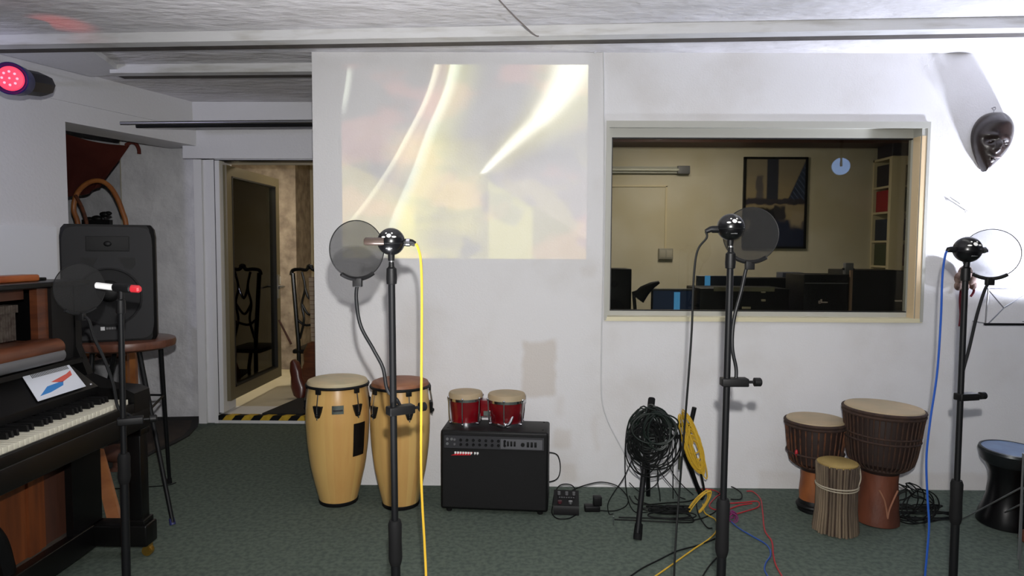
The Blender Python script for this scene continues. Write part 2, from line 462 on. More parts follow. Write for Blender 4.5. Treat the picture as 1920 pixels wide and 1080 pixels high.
# outer walls that are behind or beside the camera
sbox('wall_right', (4.3, -2.2, 0), (4.4, 3.87, CZ), 'plain_wall')
sbox('wall_back', (-5, -2.3, 0), (4.4, -2.2, CZ), 'plain_wall')
sbox('wall_left_rear', (-5, -2.2, 0), (-4.9, 2.0, CZ), 'plain_wall')

# studio window
gy = WY+.085
m = MB(); w_ = .040
m.box((wl, WY-.008, wb), (wl+w_*.35, gy+.03, wt)); m.box((wr-w_, WY-.008, wb), (wr, gy+.03, wt))
m.box((wl, WY-.008, wt-.02), (wr, gy+.03, wt)); m.box((wl, WY-.008, wb-.004), (wr, gy+.03, wb+.012))
wf = struct(m.build('window_1', 'win_casing'))
m = MB(); m.box((wl+.012, WY-.0085, wb+.010), (wr-.012, gy-.005, wb+.020)); m.box((wl, WY-.010, wb-.004), (wr, WY-.007, wb+.012)); m.build('sill', 'warm_lit_sill', wf)
m = MB(); m.box((wr-w_-.004, WY+.002, wb+.02), (wr-w_+.002, gy-.02, wt-.07)); m.box((wr-w_, WY-.0095, wb+.02), (wr-.014, WY-.007, wt-.07)); m.build('warm_lit_strip', M('warm_lit_jamb_paint', (216,192,154), .45), wf)  # warm light on the right reveal, painted as beige strips
m = MB(); m.box((wl-.004, WY-.012, wt-.03), (wr+.004, WY-.008, wt+.006)); m.box((wr-.012, WY-.012, wb), (wr+.004, WY-.008, wt-.03)); m.box((wl-.004, WY-.012, wb), (wl+.008, WY-.008, wt-.03))
m.build('casing', 'win_casing', wf)
gl, gr_ = at(1145, 400, gy).x, at(1708, 400, gy).x
gt, gb = at(1430, 259, gy).z, at(1430, 584, gy).z
m = MB()
m.box((gl-.03, gy-.012, gt), (gr_+.03, gy+.03, gt+.06)); m.box((gl-.03, gy-.012, gb-.05), (gr_+.03, gy+.03, gb))
m.box((gl-.03, gy-.012, gb), (gl, gy+.03, gt)); m.box((gr_, gy-.012, gb), (gr_+.04, gy+.03, gt))
m.build('sash', 'win_casing', wf)
m = MB(); e = .006
m.box((gl, gy-.008, gt-e), (gr_, gy+.02, gt)); m.box((gl, gy-.008, gb), (gr_, gy+.02, gb+e)); m.box((gl, gy-.008, gb), (gl+e, gy+.02, gt)); m.box((gr_-e*1.5, gy-.008, gb), (gr_, gy+.02, gt))
m.build('seal', 'seal', wf)
m = MB(); m.box((gl, gy+.004, gb), (gr_, gy+.012, gt)); m.build('glass_pane', 'glass', wf)

# door opening: frame, glass leaf standing open inwards
m = MB()
m.box((dl, DY-.01, dsill), (dl+.006, DY+.10, dtop)); m.box((dl, DY-.01, dtop-.006), (XL, DY+.10, dtop+.0))
struct(m.build('trim_5', 'seal'))
m = MB(); m.box((dl+.006, DY-.012, dsill+.01), (dl+.04, DY+.08, dtop-.006)); struct(m.build('trim_6', 'door_white'))
hx = at(421, 500, DY+.05)
TL = at(420, 309, DY+.05); zb_ = at(432, 752, DY+.05).z
far = at(519, 500, 6.14); ld_ = Vector((far.x-hx.x, 6.14-(DY+.05), 0)); W_ = ld_.length; la = math.atan2(ld_.y, ld_.x)
door = struct(thing('door_1', '', '', (hx.x, DY+.05, zb_), rotz=la)); del door['label']; del door['category']
H_ = TL.z-zb_
m = MB(); f_ = .085
m.box((0,-.03,0), (f_,.03,H_)); m.box((W_-f_,-.03,0), (W_,.03,H_)); m.box((f_,-.03,0), (W_-f_,.03,f_*1.1)); m.box((f_,-.03,H_-f_*.9), (W_-f_,.03,H_))
m.build('door_frame', 'alu', door)
m = MB()
for (a, b) in (((f_,-.034,f_*1.1),(f_+.012,.034,H_-f_*.9)), ((W_-f_-.012,-.034,f_*1.1),(W_-f_,.034,H_-f_*.9)), ((f_,-.034,H_-f_*.9-.012),(W_-f_,.034,H_-f_*.9)), ((f_,-.034,f_*1.1),(W_-f_,.034,f_*1.1+.012))): m.box(a, b)
m.build('gasket', 'seal', door)
m = MB(); m.box((f_,-.006,f_), (W_-f_,.006,H_-f_*.9)); m.build('glass_pane', 'door_glass', door)
m = MB(); m.tube(catmull([(W_-.045,-.03,H_*.46), (W_-.045,-.075,H_*.46), (W_-.06,-.085,H_*.46), (W_-.17,-.085,H_*.455)], 6), .009); m.box((W_-.065,-.036,H_*.40), (W_-.025,-.03,H_*.52)); m.build('handle', 'steel', door)
m = MB(); m.box((W_-.02,-.034,H_*.47), (W_+.004,.034,H_*.51)); m.build('latch', 'white', door)
# hazard tape on the sill
tp = thing('hazard_tape', 'black and yellow striped hazard tape on the door sill', 'tape', (dl, DY-.02, dsill-.012))
m = MB(); m.box((0,0,0), (XL-dl,.05,.002)); m.box((0,-.002,-.034), (XL-dl,.0,.002)); m.build('black_base', 'black', tp)
m = MB(); L_ = XL-dl; n_ = 8
for i in range(n_):
    x0 = .03+i*L_/n_; x1 = x0+L_/n_*.5
    m.prism([(x0,-.003,-.033), (x1,-.003,-.033), (x1+.03,-.003,.003), (x0+.03,-.003,.003)], (0,.001,0))
    m.prism([(x0+.03,-.003,.003), (x1+.03,-.003,.003), (x1+.055,.05,.003), (x0+.055,.05,.003)], (0,0,.001))
m.build('yellow_stripe', 'tape_y', tp)
# hall behind the door
HZ = dsill-.012
sbox('floor_hall', (-3.2, DY+.3, HZ-.1), (XL+.16, 8.0, HZ), 'warm_wall')
sbox('wall_hall_left', (-3.2, DY+.3, HZ-.1), (-3.1, 8.0, CZ), 'warm_wall')
hc = at(556, 500, 7.0).x
sbox('wall_hall_back', (-3.2, 7.0, HZ-.1), (hc, 7.1, CZ), 'brown_plaster')
sbox('wall_hall_far', (hc-.1, 7.5, HZ-.1), (XL+.2, 7.6, CZ), 'warm_wall')
sbox('wall_hall_right', (XL+.02, DY+.3, HZ-.1), (XL+.12, 7.6, CZ), 'warm_wall')
sbox('wall_hall_corner', (hc-.02, 7.1, HZ-.1), (hc, 7.5, CZ), 'brown_plaster')
sbox('ceiling_hall', (-3.2, DY+.3, 2.36), (XL+.16, 7.6, CZ), 'warm_wall')
mt = MB(); a = at(448, 770, 5.2)
pts = [(-1.98,DY+.02), (XL,DY+.02), (XL,6.9), (-1.62,6.9)]
mt.prism([V(x, y, HZ+.001) for x, y in pts], (0,0,.012)); tag(mt.build('door_mat', 'rug_edge'), 'black mat on the raised floor just inside the doorway', 'mat')
# bundle of pipes above the door
for i, (y0, y1, dy, r) in enumerate(((231,227.5,0,.011), (236.5,234,.03,.012))):
    a = at(226+i*30, y0, 4.35+dy); b = at(584, y1, 4.35+dy); b = a+(b-a)*1.0
    m = MB(off=a); m.cyl(a, b+(b-a).normalized()*.05, r)
    tag(m.build('curtain_rod', 'steel' if i == 0 else 'black_metal'), ['upper thin metal rod running across above the doorway', 'lower dark rod running across above the doorway'][i], 'rod')
# ================================================================ PROJECTOR (its picture is light on the wall)
PJ = Vector((-0.26, 0.95, 2.30))
def gobo():
    pd = bpy.data.lights.new('projector_beam', 'SPOT'); pd.energy = 250; pd.spot_size = math.radians(75); pd.spot_blend = 0.0; pd.shadow_soft_size = 0.002
    o = bpy.data.objects.new('projector_beam', pd); COL.objects.link(o); o.location = PJ
    o.rotation_euler = (math.radians(90), 0, 0)
    D = WY-PJ.y
    x0, x1 = at(641,300,WY).x, at(1101,300,WY).x; z1, z0 = at(880,121,WY).z, at(880,485,WY).z
    pd.use_nodes = True; nt = pd.node_tree; N = nt.nodes; L = nt.links; k = NB(nt)
    tc = N.new('ShaderNodeTexCoord'); sp = N.new('ShaderNodeSeparateXYZ'); L.new(tc.outputs['Normal'], sp.inputs[0])
    az = k.op('ABSOLUTE', sp.outputs['Z'])
    X = k.add(k.mul(k.div(sp.outputs['X'], az), D), PJ.x); Z = k.add(k.mul(k.div(sp.outputs['Y'], az), D), PJ.z)
    u = k.div(k.sub(X, x0), x1-x0); v = k.div(k.sub(z1, Z), z1-z0)      # u right, v down, 0..1 in the picture
    mask = k.box(u, v, 0, 1, 0, 1, 0.0025)
    cb = N.new('ShaderNodeCombineXYZ'); L.new(u, cb.inputs[0]); L.new(v, cb.inputs[1])
    def noise(sc, off, det=3):
        mp = N.new('ShaderNodeMapping'); mp.inputs['Location'].default_value = (off, off*.7, 0); mp.inputs['Scale'].default_value = sc
        n = N.new('ShaderNodeTexNoise'); n.inputs['Scale'].default_value = 1; n.inputs['Detail'].default_value = det
        L.new(cb.outputs[0], mp.inputs[0]); L.new(mp.outputs[0], n.inputs['Vector']); return n.outputs['Fac']
    def col(c, f):                       # colour * factor
        n = N.new('ShaderNodeVectorMath'); n.operation = 'SCALE'; n.inputs[0].default_value = c; L.new(f, n.inputs['Scale']); return n.outputs[0]
    def vadd(a, b):
        n = N.new('ShaderNodeVectorMath'); n.operation = 'ADD'; L.new(a, n.inputs[0]); L.new(b, n.inputs[1]); return n.outputs[0]
    def poly(pts):                        # u as a piecewise curve of v through a float curve
        n = N.new('ShaderNodeFloatCurve'); c = n.mapping.curves[0]
        n.mapping.use_clip = False
        P = sorted((max(0,min(1,b)), a) for a, b in pts)
        c.points[0].location = P[0]; c.points[1].location = P[-1]
        for q in P[1:-1]: c.points.new(*q)
        n.mapping.update(); L.new(v, n.inputs['Value']); return n.outputs[0]
    def pu(px, py): return ((px-641)/460.0, (py-121)/364.0)
    def streak(pts, wl, wr, soft):        # side widths left/right and vertical fade
        c = poly([pu(*p) for p in pts]); d = k.sub(u, c)
        a = k.mul(k.ss(d, -wl, 0), k.ss(d, wr, 0.0))
        return a
    sA = streak([(818,121),(800,180),(765,250),(722,325),(655,415),(630,440),(600,485)], .010, .030, 0)
    wA = k.mul(sA, k.ss(v, .88, .78))
    A2 = streak([(830,121),(815,180),(785,250),(745,325),(700,400),(690,485)], .06, .07, 0)
    sB = streak([(848,121),(835,170),(805,240),(775,320),(735,415),(715,485)], .014, .055, 0)
    B2 = streak([(852,121),(845,170),(820,240),(795,320),(760,415),(745,485)], .05, .15, 0)
    # broad streak at the right, curving down to a point
    cC = poly([pu(*p) for p in [(1080,121),(1062,160),(1022,215),(975,258),(935,295),(910,320),(900,330)]])
    wc = k.add(k.mul(k.sub(.55, v), .16), .018)
    dC = k.div(k.sub(u, cC), wc)
    sC = k.mul(k.mul(k.ss(dC, -1.3, -.2), k.ss(dC, 1.6, .3)), k.ss(v, .565, .545))
    haloC = k.mul(k.ss(dC, 5.5, .5), k.mul(k.ss(dC, -2.2, -.3), k.ss(v, .68, .30)))
    sD = k.mul(streak([(655,121),(652,150),(647,180),(642,215),(640,300),(640,485)], .008, .03, 0), k.mul(k.ss(v, .30, .15), k.ss(v, 0.0, .05)))
    n1 = noise((2.2,2.6,1), 3.1); n2 = noise((3,3,1), 11.3); n3 = noise((2.5,3.5,1), 21.7, 5); n4 = noise((9,14,1), 5.5, 4)
    base = k.mul(k.add(.015, k.mul(k.ss(n1, .35, .7), .06)), k.add(.9, k.mul(n4, .2)))
    tot = col((.55,.55,.52), base)
    # soft yellow fields below, dull pink patches
    tot = vadd(tot, col((1.5,1.3,.05), k.mul(k.mul(k.ss(n2, .47, .53), k.ss(v, .2, .9)), .13)))
    tot = vadd(tot, col((1.5,1.35,.05), k.mul(k.mul(k.box(u, v, .22, .56, .35, 1.1, .08), k.ss(n3, .3, .6)), .17)))
    tot = vadd(tot, col((1.5,1.45,.3), k.mul(k.mul(k.box(u, v, .60, .78, -.1, 1.1, .012), k.ss(k.sub(v, k.mul(u, .75)), .13, .16)), .17)))
    tot = vadd(tot, col((1.0,.72,.70), k.mul(k.mul(k.ss(u, .60, .64), k.ss(k.sub(v, k.mul(u, .75)), .15, .13)), k.mul(k.ss(v, .45, .60), .10))))
    tot = vadd(tot, col((1.4,1.15,.2), k.mul(k.mul(k.box(u, v, -.1, .30, .0, .95, .012), k.ss(k.sub(v, k.mul(u, .55)), .49, .51)), .13)))
    tot = vadd(tot, col((1.2,.30,.20), k.mul(k.ss(n3, .50, .60), .16)))
    tot = vadd(tot, col((.9,.55,.25), k.mul(A2, k.mul(k.ss(v, 1.0, .3), .34))))
    tot = vadd(tot, col((1.4,1.4,.15), k.mul(B2, .22)))
    tot = vadd(tot, col((1.5,1.4,.25), k.mul(haloC, .24)))
    tot = vadd(tot, col((1.0,1.0,.70), k.mul(wA, k.add(.35, k.mul(k.sub(1, v), .45)))))
    tot = vadd(tot, col((.80,1.0,.85), k.mul(sB, k.add(.35, k.mul(k.sub(1, v), .4)))))
    tot = vadd(tot, col((1.0,1.02,.95), k.mul(sC, k.add(.25, k.mul(k.ss(dC, 1.2, -.3), .85)))))
    tot = vadd(tot, col((.90,1.0,.80), k.mul(sD, .6)))
    g = N.new('ShaderNodeVectorMath'); g.operation = 'SCALE'; L.new(tot, g.inputs[0]); L.new(mask, g.inputs['Scale'])
    em = [n for n in N if n.type == 'EMISSION'][0]; L.new(g.outputs[0], em.inputs['Color']); em.inputs['Strength'].default_value = 1.0
gobo()
t = thing('video_projector', 'white video projector hanging from the ceiling and facing the wall', 'projector', (PJ.x, PJ.y-.17, PJ.z))
m = MB(); m.box((-.16,-.13,-.05), (.16,.13,.05), bev=.02); m.build('body', 'white', t)
m = MB(); m.lathe([(.032,0),(.036,.004),(.036,.02),(.030,.024),(.024,.012)], (0,.128,0), 24, R=Rx(-pi/2)); m.build('lens_ring', 'black', t)
m = MB(); m.cyl((0,0,.05), (0,0,CZ-PJ.z), .015); m.box((-.06,-.06,CZ-PJ.z-.008), (.06,.06,CZ-PJ.z)); m.build('ceiling_mount', 'steel', t)

# ================================================================ microphones on stands
def pop_filter(label, c, rw, rh, face, neck, clampdir, pole):
    # c: centre (world), radius r, face: horizontal turn of the disc
    r = rh; rot = Rz(face) @ Rx(pi/2)
    t = thing('pop_filter', label, 'pop filter', c, 'round pop filters on the microphone stands')
    m = MB(); m.lathe([(1e-5,-.003),(r,-.003),(r,-.002),(1e-5,-.002)], (0,0,0), 48, R=rot); m.build('front_screen', 'mesh', t)
    m = MB(); m.lathe([(1e-5,.002),(r,.002),(r,.003),(1e-5,.003)], (0,0,0), 48, R=rot); m.build('rear_screen', 'mesh', t)
    m = MB(); m.torus((0,0,0), r, .0014, rot, 64, 8); m.build('rim', 'black', t)
    m = MB(); m.torus((0,0,0), r+.001, .0058, rot, 24, 8, a0=-pi/2-.62, a1=-pi/2+.62); m.box((-.012,-.008,-r-.022), (.012,.008,-r+.002), bev=.002)
    m.build('holder', 'black', t)
    m = MB(off=c); m.tube(catmull([c+Vector((0,0,-r-.01))]+[V(p) for p in neck], 10), .0048, 10); m.build('gooseneck', 'black_metal', t)
    e = V(neck[-1]); 
    m = MB(off=c); p = V(pole)
    dirv = (e-p); dirv.z = 0; dirv.normalize(); sx = Vector((-dirv.y, dirv.x, 0)); R = Matrix((dirv, sx, Vector((0,0,1)))).transposed()
    m.box(p+Vector((-.016,-.016,-.011)), p+Vector((.055,.016,.011)), rot=R, pivot=p, bev=.003); m.build('clamp', 'black', t)
    m = MB(off=c); kp = p+dirv*.055
    m.cyl(kp, kp+dirv*.016, .004); m.lathe([(.006,.016),(.012,.018),(.012,.034),(.009,.037)], kp, 12, R=aim(dirv)); m.build('knob', 'black', t)
    return t
def stand(label, p_low, p_top, cl0, cl1, r_up=.0088, r_lo=.0125):
    a = V(p_low); b = V(p_top); d = (b-a).normalized(); base = a - d*(a.z/d.z)
    def z(h): return d*(h/d.z)
    t = thing('microphone_stand', label, 'microphone stand', base, 'black microphone stands')
    m = MB(); m.lathe([(.125,0.0),(.128,.004),(.126,.014),(.10,.022),(.03,.030),(.018,.05)], (0,0,0), 48); m.build('base', 'black_metal', t)
    m = MB(); m.cyl(z(.03), z(cl0), r_lo, seg=20); m.build('lower_tube', 'black_metal', t)
    m = MB(); m.tube([z(cl0-.01), z(cl0), z(cl0+.01), z((cl0+cl1)/2), z(cl1-.012), z(cl1)], [r_lo+.001, r_lo+.004, r_lo+.0055, r_lo+.0045, r_lo+.0055, r_lo+.002], 20); m.build('clutch', 'rubber', t)
    m = MB(); m.cyl(z(cl1), z(b.z), r_up, seg=20); m.build('upper_tube', 'black_metal', t)
    m = MB(); m.tube([z(b.z-.045), z(b.z-.044), z(b.z-.03), z(b.z-.005), z(b.z), z(b.z+.012)], [r_up+.001, r_up+.004, r_up+.005, r_up+.004, .0075, .0065], 20); m.build('adapter', 'black', t)
    m = MB(); m.cyl(z(b.z-.002), z(b.z+.03), .006, seg=16); m.build('threaded_tip', 'steel', t)
    return t
def ball_mic(label, c, r, left, right, capsule=None, emb=True):
    t = thing('ball_microphone', label, 'microphone', c, 'round ball microphones on stands')
    m = MB(); m.sphere((0,0,0), r, 40); m.build('ball_body', 'black_gloss', t)
    m = MB(); m.torus((0,0,-r*.12), r*.985, r*.045, None, 48, 8); m.build('grille_ring', 'black_metal', t)
    side = Vector((1,0,0))
    if right:
        m = MB(); m.tube([(r*.9,0,right[1]), (r+.012,0,right[1]), (r+.018,0,right[1]), (r+right[0],0,right[1]-.004)], [.0095,.0095,.008,.0065], 16); m.build('connector', 'black_metal', t)
        m = MB(); m.tube([(r+.004,0,right[1]), (r+.013,0,right[1])], .0104, 16); m.build('connector_ring', 'chrome', t)
    if left:
        m = MB(); m.tube([(-r*.9,0,left[1]), (-r-.012,0,left[1]), (-r-.018,0,left[1]), (-r-left[0],0,left[1]-.006)], [.0095,.0095,.008,.0060], 16); m.build('connector', 'black_metal', t)
    if capsule:
        m = MB(); m.tube([(-r*.35,-r*.75,0),(-r*.95,-r*.75,0),(-r-.024,-r*.72,0),(-r-.028,-r*.72,0)], [.0098,.0098,.0098,.007], 20); m.build('side_capsule', M('bronze_grey_metal', (74,62,56), .35, metal=.3), t)
    if emb:
        m = MB()
        for (ax, az, w_, h_) in ((0,.42,.006,.0055), (-.40,.32,.0055,.0022), (.36,.34,.006,.0022), (-.22,.60,.0022,.002), (.2,.60,.0022,.002)):
            y = -math.sqrt(max(0, 1-ax*ax-az*az)); n = Vector((ax, y, az))
            m.sphere(n*r, 1.0, 10, (w_*r/.034, h_*r/.034, .0006), R=aim(n))
        m.build('logo_and_glints', 'white', t)  # white spots for the logo and for lamp highlights on the ball
        m = MB()
        for i in range(5):
            ax = -.2+.1*i; az = -.50; y = -math.sqrt(1-ax*ax-az*az); n = Vector((ax, y, az)); m.sphere(n*r, 1.0, 8, (.0011,.0016,.0005), R=aim(n))
        m.build('lettering', 'steel', t)
    m = MB(); m.tube([(0,0,-r*.92), (0,0,-r-.014)], [.009,.008], 16); m.build('neck_joint', 'black', t)
    return t
def cable(name, label, pts, r, mat, n=8, group=None, seg=7):
    P = catmull(pts, n); m = MB(off=P[0]); m.tube(P, r, seg); return tag(m.build(name, mat), label, 'cable', group)

# left centre microphone
Y1 = 1.70
stand('black microphone stand with yellow cable beside it, in front of the conga pair', at(742,1080,Y1), at(734,500,Y1), fl(742,1080).z+ at(742,1052,Y1).z, at(741,975,Y1).z)
c1 = at(733.5,453,Y1); r1 = 27*Y1/F
ball_mic('round black ball microphone with side capsule and yellow cable, before the projected picture', c1, r1*.95, None, (.026,-.002), capsule=True)
pf = at(670,468,Y1+.05); pole = at(738,770,Y1)
nk = [at(668,560,Y1+.05), at(676,610,Y1+.05), at(700,655,Y1+.04), at(718,690,Y1+.035), at(726,730,Y1+.03), pole+Vector((.004,.03,.02)), pole+Vector((.018,.012,.0))]
pop_filter('pale grey see-through round pop filter left of the yellow-cabled microphone', pf, 0, 56*Y1/F, math.radians(38), nk, 1, pole)
cable('yellow_microphone_cable', 'yellow cable hanging straight down from the microphone left of centre',
      [c1+Vector((r1+.026,0,-.005)), at(784,466,Y1), at(789,490,Y1), at(791,560,Y1), at(790,760,Y1), at(790,900,Y1), at(796,1020,Y1+.01), at(799,1090,Y1), at(800,1200,Y1-.02), at(802,1330,Y1-.05), fl(815,1460,.004), fl(840,1560,.004)], .0034, 'yellow')
# middle microphone
Y2 = 1.78
stand('black microphone stand standing in front of the studio window', at(1352,1080,Y2), at(1370,472,Y2), at(1353,1036,Y2).z, at(1356,935,Y2).z, r_lo=.0125)
c2 = at(1370,426,Y2); r2 = 25*Y2/F
ball_mic('round black ball microphone with black cable in front of the studio window', c2, r2, (.03,-.006), None)
pf = at(1407,440,Y2+.06); pole = at(1363,716,Y2)
nk = [at(1399,505,Y2+.06), at(1390,545,Y2+.055), at(1376,600,Y2+.05), at(1373,650,Y2+.035), at(1380,690,Y2+.01), at(1380,712,Y2)]
pop_filter('dark round pop filter overlapping the poster seen through the window', pf, 0, 52*Y2/F, math.radians(-33), nk, 1, pole)
cable('black_microphone_cable', 'black cable hanging in an arc from the microphone before the window',
      [c2+Vector((-r2-.03,0,-.012)), at(1325,446,Y2), at(1308,470,Y2), at(1301,520,Y2), at(1297,620,Y2), at(1290,720,Y2), at(1282,820,Y2+.02), at(1274,920,Y2+.04), at(1268,1000,Y2+.02), at(1264,1080,Y2), at(1262,1200,Y2-.02), at(1270,1320,Y2-.03), fl(1300,1400,.004), fl(1360,1450,.004)], .003, 'cable')
# right microphone
Y3 = 2.1
stand('black microphone stand with blue cable, nearest the right edge', at(1787,1080,Y3), at(1811,500,Y3), at(1791,976,Y3).z, at(1794,900,Y3).z)
c3 = at(1814,468,Y3); r3 = 24*Y3/F
ball_mic('round black ball microphone with blue cable below the wall mask', c3, r3, (.022,0), (.004,-.001))
pf = at(1858,476,Y3+.06); pole = at(1803,744,Y3)
nk = [at(1846,545,Y3+.06), at(1832,590,Y3+.055), at(1818,650,Y3+.04), at(1806,695,Y3+.03), at(1799,730,Y3+.02), pole+Vector((.02,.005,0))]
pop_filter('round pop filter against the brightly lit white wall at the right', pf, 0, 47*Y3/F, math.radians(-32), nk, 1, pole)
cable('blue_microphone_cable', 'blue cable hanging in a long curve from the right microphone',
      [c3+Vector((-r3-.022,0,-.004)), at(1772,480,Y3), at(1767,520,Y3), at(1764,600,Y3), at(1757,700,Y3), at(1744,790,Y3), at(1737,860,Y3), at(1739,930,Y3), at(1742,985,Y3), at(1738,1040,Y3), at(1734,1090,Y3), at(1730,1200,Y3), fl(1725,1290,.004), fl(1690,1330,.004)], .0034, 'blue')
# far left microphone beside the piano
Y0 = 2.0
stand('black microphone stand standing in front of the piano end', at(237,1080,Y0), at(226,560,Y0), at(234,900,Y0).z, at(232,850,Y0).z)
c0 = at(229,541,Y0)
t = thing('stick_microphone', 'slim microphone with white body and red tail on the stand before the black loudspeaker', 'microphone', c0)
m = MB(off=c0); m.tube([at(180,535,Y0), at(181,535,Y0), at(214,539,Y0)], [.007,.0095,.0095], 16); m.build('white_body', 'white', t)
m = MB(off=c0); m.tube([at(213,539,Y0), at(216,539,Y0), at(244,541,Y0), at(247,541,Y0)], [.011,.0135,.0135,.010], 20); m.build('grip_ring', 'black', t)
m = MB(off=c0); m.tube([at(246,541,Y0), at(247,541,Y0), at(260,542,Y0), at(263,542,Y0)], [.009,.0115,.0115,.008], 16); m.build('red_tail', M('red_plastic', (190,40,50), .4), t)
m = MB(off=c0); m.tube([at(227,543,Y0), at(227,560,Y0)], [.010,.009], 14); m.build('clip', 'black', t)
pf = at(150,541,Y0+.03); pole = at(231,790,Y0)
nk = [at(166,600,Y0+.03), at(176,632,Y0+.03), at(196,675,Y0+.03), at(212,720,Y0+.03), at(222,765,Y0+.03), pole+Vector((.004,.03,.01)), pole+Vector((.02,.01,0))]
pop_filter('black round pop filter beside the piano top at the left', pf, 0, 48*Y0/F, math.radians(62), nk, 1, pole)

# ================================================================ conga drums
def wood_staves():
    m = bpy.data.materials.new('pale_ash_staves'); m.use_nodes = True; nt = m.node_tree; N = nt.nodes; L = nt.links; b = N['Principled BSDF']; k = NB(nt)
    tc = N.new('ShaderNodeTexCoord'); sp = N.new('ShaderNodeSeparateXYZ'); L.new(tc.outputs['Object'], sp.inputs[0])
    a = k.mul(k.op('ARCTAN2', sp.outputs['Y'], sp.outputs['X']), 24/(2*pi))
    fl_ = k.op('FLOOR', a)
    wn = N.new('ShaderNodeTexWhiteNoise'); wn.noise_dimensions = '1D'; L.new(fl_, wn.inputs['W'])
    mp = N.new('ShaderNodeMapping'); mp.inputs['Scale'].default_value = (40,40,3); L.new(tc.outputs['Object'], mp.inputs[0])
    nz = N.new('ShaderNodeTexNoise'); nz.inputs['Scale'].default_value = 1; nz.inputs['Detail'].default_value = 4; L.new(mp.outputs[0], nz.inputs['Vector'])
    f = k.add(k.mul(wn.outputs['Value'], .65), k.mul(nz.outputs['Fac'], .4))
    r = N.new('ShaderNodeValToRGB'); r.color_ramp.elements[0].color = lin((196,146,84)); r.color_ramp.elements[1].color = lin((222,190,118)); L.new(f, r.inputs[0])
    L.new(r.outputs[0], b.inputs['Base Color']); b.inputs['Roughness'].default_value = .28; b.inputs['Coat Weight'].default_value = .6; b.inputs['Coat Roughness'].default_value = .12
    return m
MAT['ash'] = wood_staves()
def conga(label, base, H, R_head, R_mid, R_bot, skin, rot, lugs=6, badge=True):
    t = thing('conga_drum', label, 'drum', base, 'pair of congas by the wall', rot)
    def rad(u):                               # u 0 bottom .. 1 top
        P = [(0,R_bot),(.12,R_bot*1.20),(.3,R_bot+(R_mid-R_bot)*.66),(.5,R_mid*.955),(.7,R_mid),(.85,R_mid*.975),(1,R_head*.93)]
        for (a, ra), (b, rb) in zip(P, P[1:]):
            if a <= u <= b: q = (u-a)/(b-a); return ra+(rb-ra)*q
        return P[-1][1]
    us = [i/40 for i in range(41)]
    pr = [(rad(u), u*(H-.01)+.012) for u in us]
    for _ in range(3): pr = [pr[0]]+[((a[0]+2*b[0]+c[0])/4, b[1]) for a, b, c in zip(pr, pr[1:], pr[2:])]+[pr[-1]]
    m = MB(); m.lathe(pr, (0,0,0), 64); m.build('shell', 'ash', t)
    m = MB(); m.lathe([(R_bot-.02,0),(R_bot+.001,0),(R_bot+.004,.004),(R_bot+.006,.016),(R_bot+.003,.020)], (0,0,0), 64); m.build('bottom_ring', 'rubber', t)
    m = MB(); m.lathe([(1e-5,H+.028),(R_head*.5,H+.0275),(R_head*.86,H+.025),(R_head*.96,H+.019),(R_head,H+.008),(R_head,H),(R_head*.9,H)], (0,0,0), 64); m.build('drum_head', skin, t)
    m = MB(); m.torus((0,0,H-.004), R_head+.001, .0075, None, 64, 8); m.build('hoop', 'black_metal', t)
    for i in range(lugs):
        a = 2*pi*i/lugs; d = Vector((math.cos(a), math.sin(a), 0)); s_ = Vector((-d.y, d.x, 0))
        zt = H-.01; zl = H-.115; rl = rad(zl/H)
        R = Matrix((s_, d, Vector((0,0,1)))).transposed()
        m = MB()
        pc = d*(rl-.004)+Vector((0,0,zl))
        poly = [(-.026,.024),(.026,.024),(.020,-.004),(.010,-.034),(0,-.040),(-.010,-.034),(-.020,-.004)]
        m.prism([pc+s_*x+Vector((0,0,z)) for x, z in poly], d*.016)
        m.sphere(pc+d*.018+Vector((0,0,-.022)), .010, 12)
        pt = d*(R_head+.004)+Vector((0,0,zt))
        lug = m.build('tuning_lug', 'black_metal', t)
        m = MB(); m.box(pt+Vector((-.014,-.006,-.022)), pt+Vector((.014,.006,.004)), rot=R, pivot=pt, bev=.002); m.build('rim_hook', 'black_metal', t)
        m = MB(); m.tube([pt+Vector((0,0,.008)), pt+Vector((0,0,-.02))+d*.002, pc+d*.018+Vector((0,0,.01)), pc+d*.016+Vector((0,0,-.045))], .0036, 8); m.build('tension_rod', 'chrome', lug)
    if badge:
        a = badge; d = Vector((math.cos(a), math.sin(a), 0)); s_ = Vector((-d.y, d.x, 0)); zl = H-.108; rl = rad(zl/H)+.0015
        m = MB()
        for i in range(6):
            b0 = a-.18+i*.06; b1 = b0+.06
            e = lambda q, z: Vector((math.cos(q)*rl, math.sin(q)*rl, z))
            m.prism([e(b0, zl-.022), e(b1, zl-.022), e(b1, zl+.022), e(b0, zl+.022)], d*.002)
        bg = m.build('maker_plate', 'chrome', t)
        m = MB()
        for i in range(5):
            b0 = a-.15+i*.06; b1 = b0+.058
            e = lambda q, z: Vector((math.cos(q)*(rl+.0025), math.sin(q)*(rl+.0025), z))
            m.prism([e(b0, zl-.008), e(b1, zl-.008), e(b1, zl+.001), e(b0, zl+.001)], d*.0008)
        m.build('plate_band', 'seal', bg)
    t['_r'] = 0; del t['_r']
    return t, rad
bx = fl(634, 940); b1_ = Vector((bx.x, 3.49, 0))
Hc = at(630, 712, 3.47).z-.02
al = math.atan2(-b1_.y, -b1_.x)
ct, rad_ = conga('pale wooden conga with a chrome plate and black patch, left of the pair', b1_, Hc, .158, .166, .098, 'skin', al+math.radians(36), 5, badge=math.radians(-36))
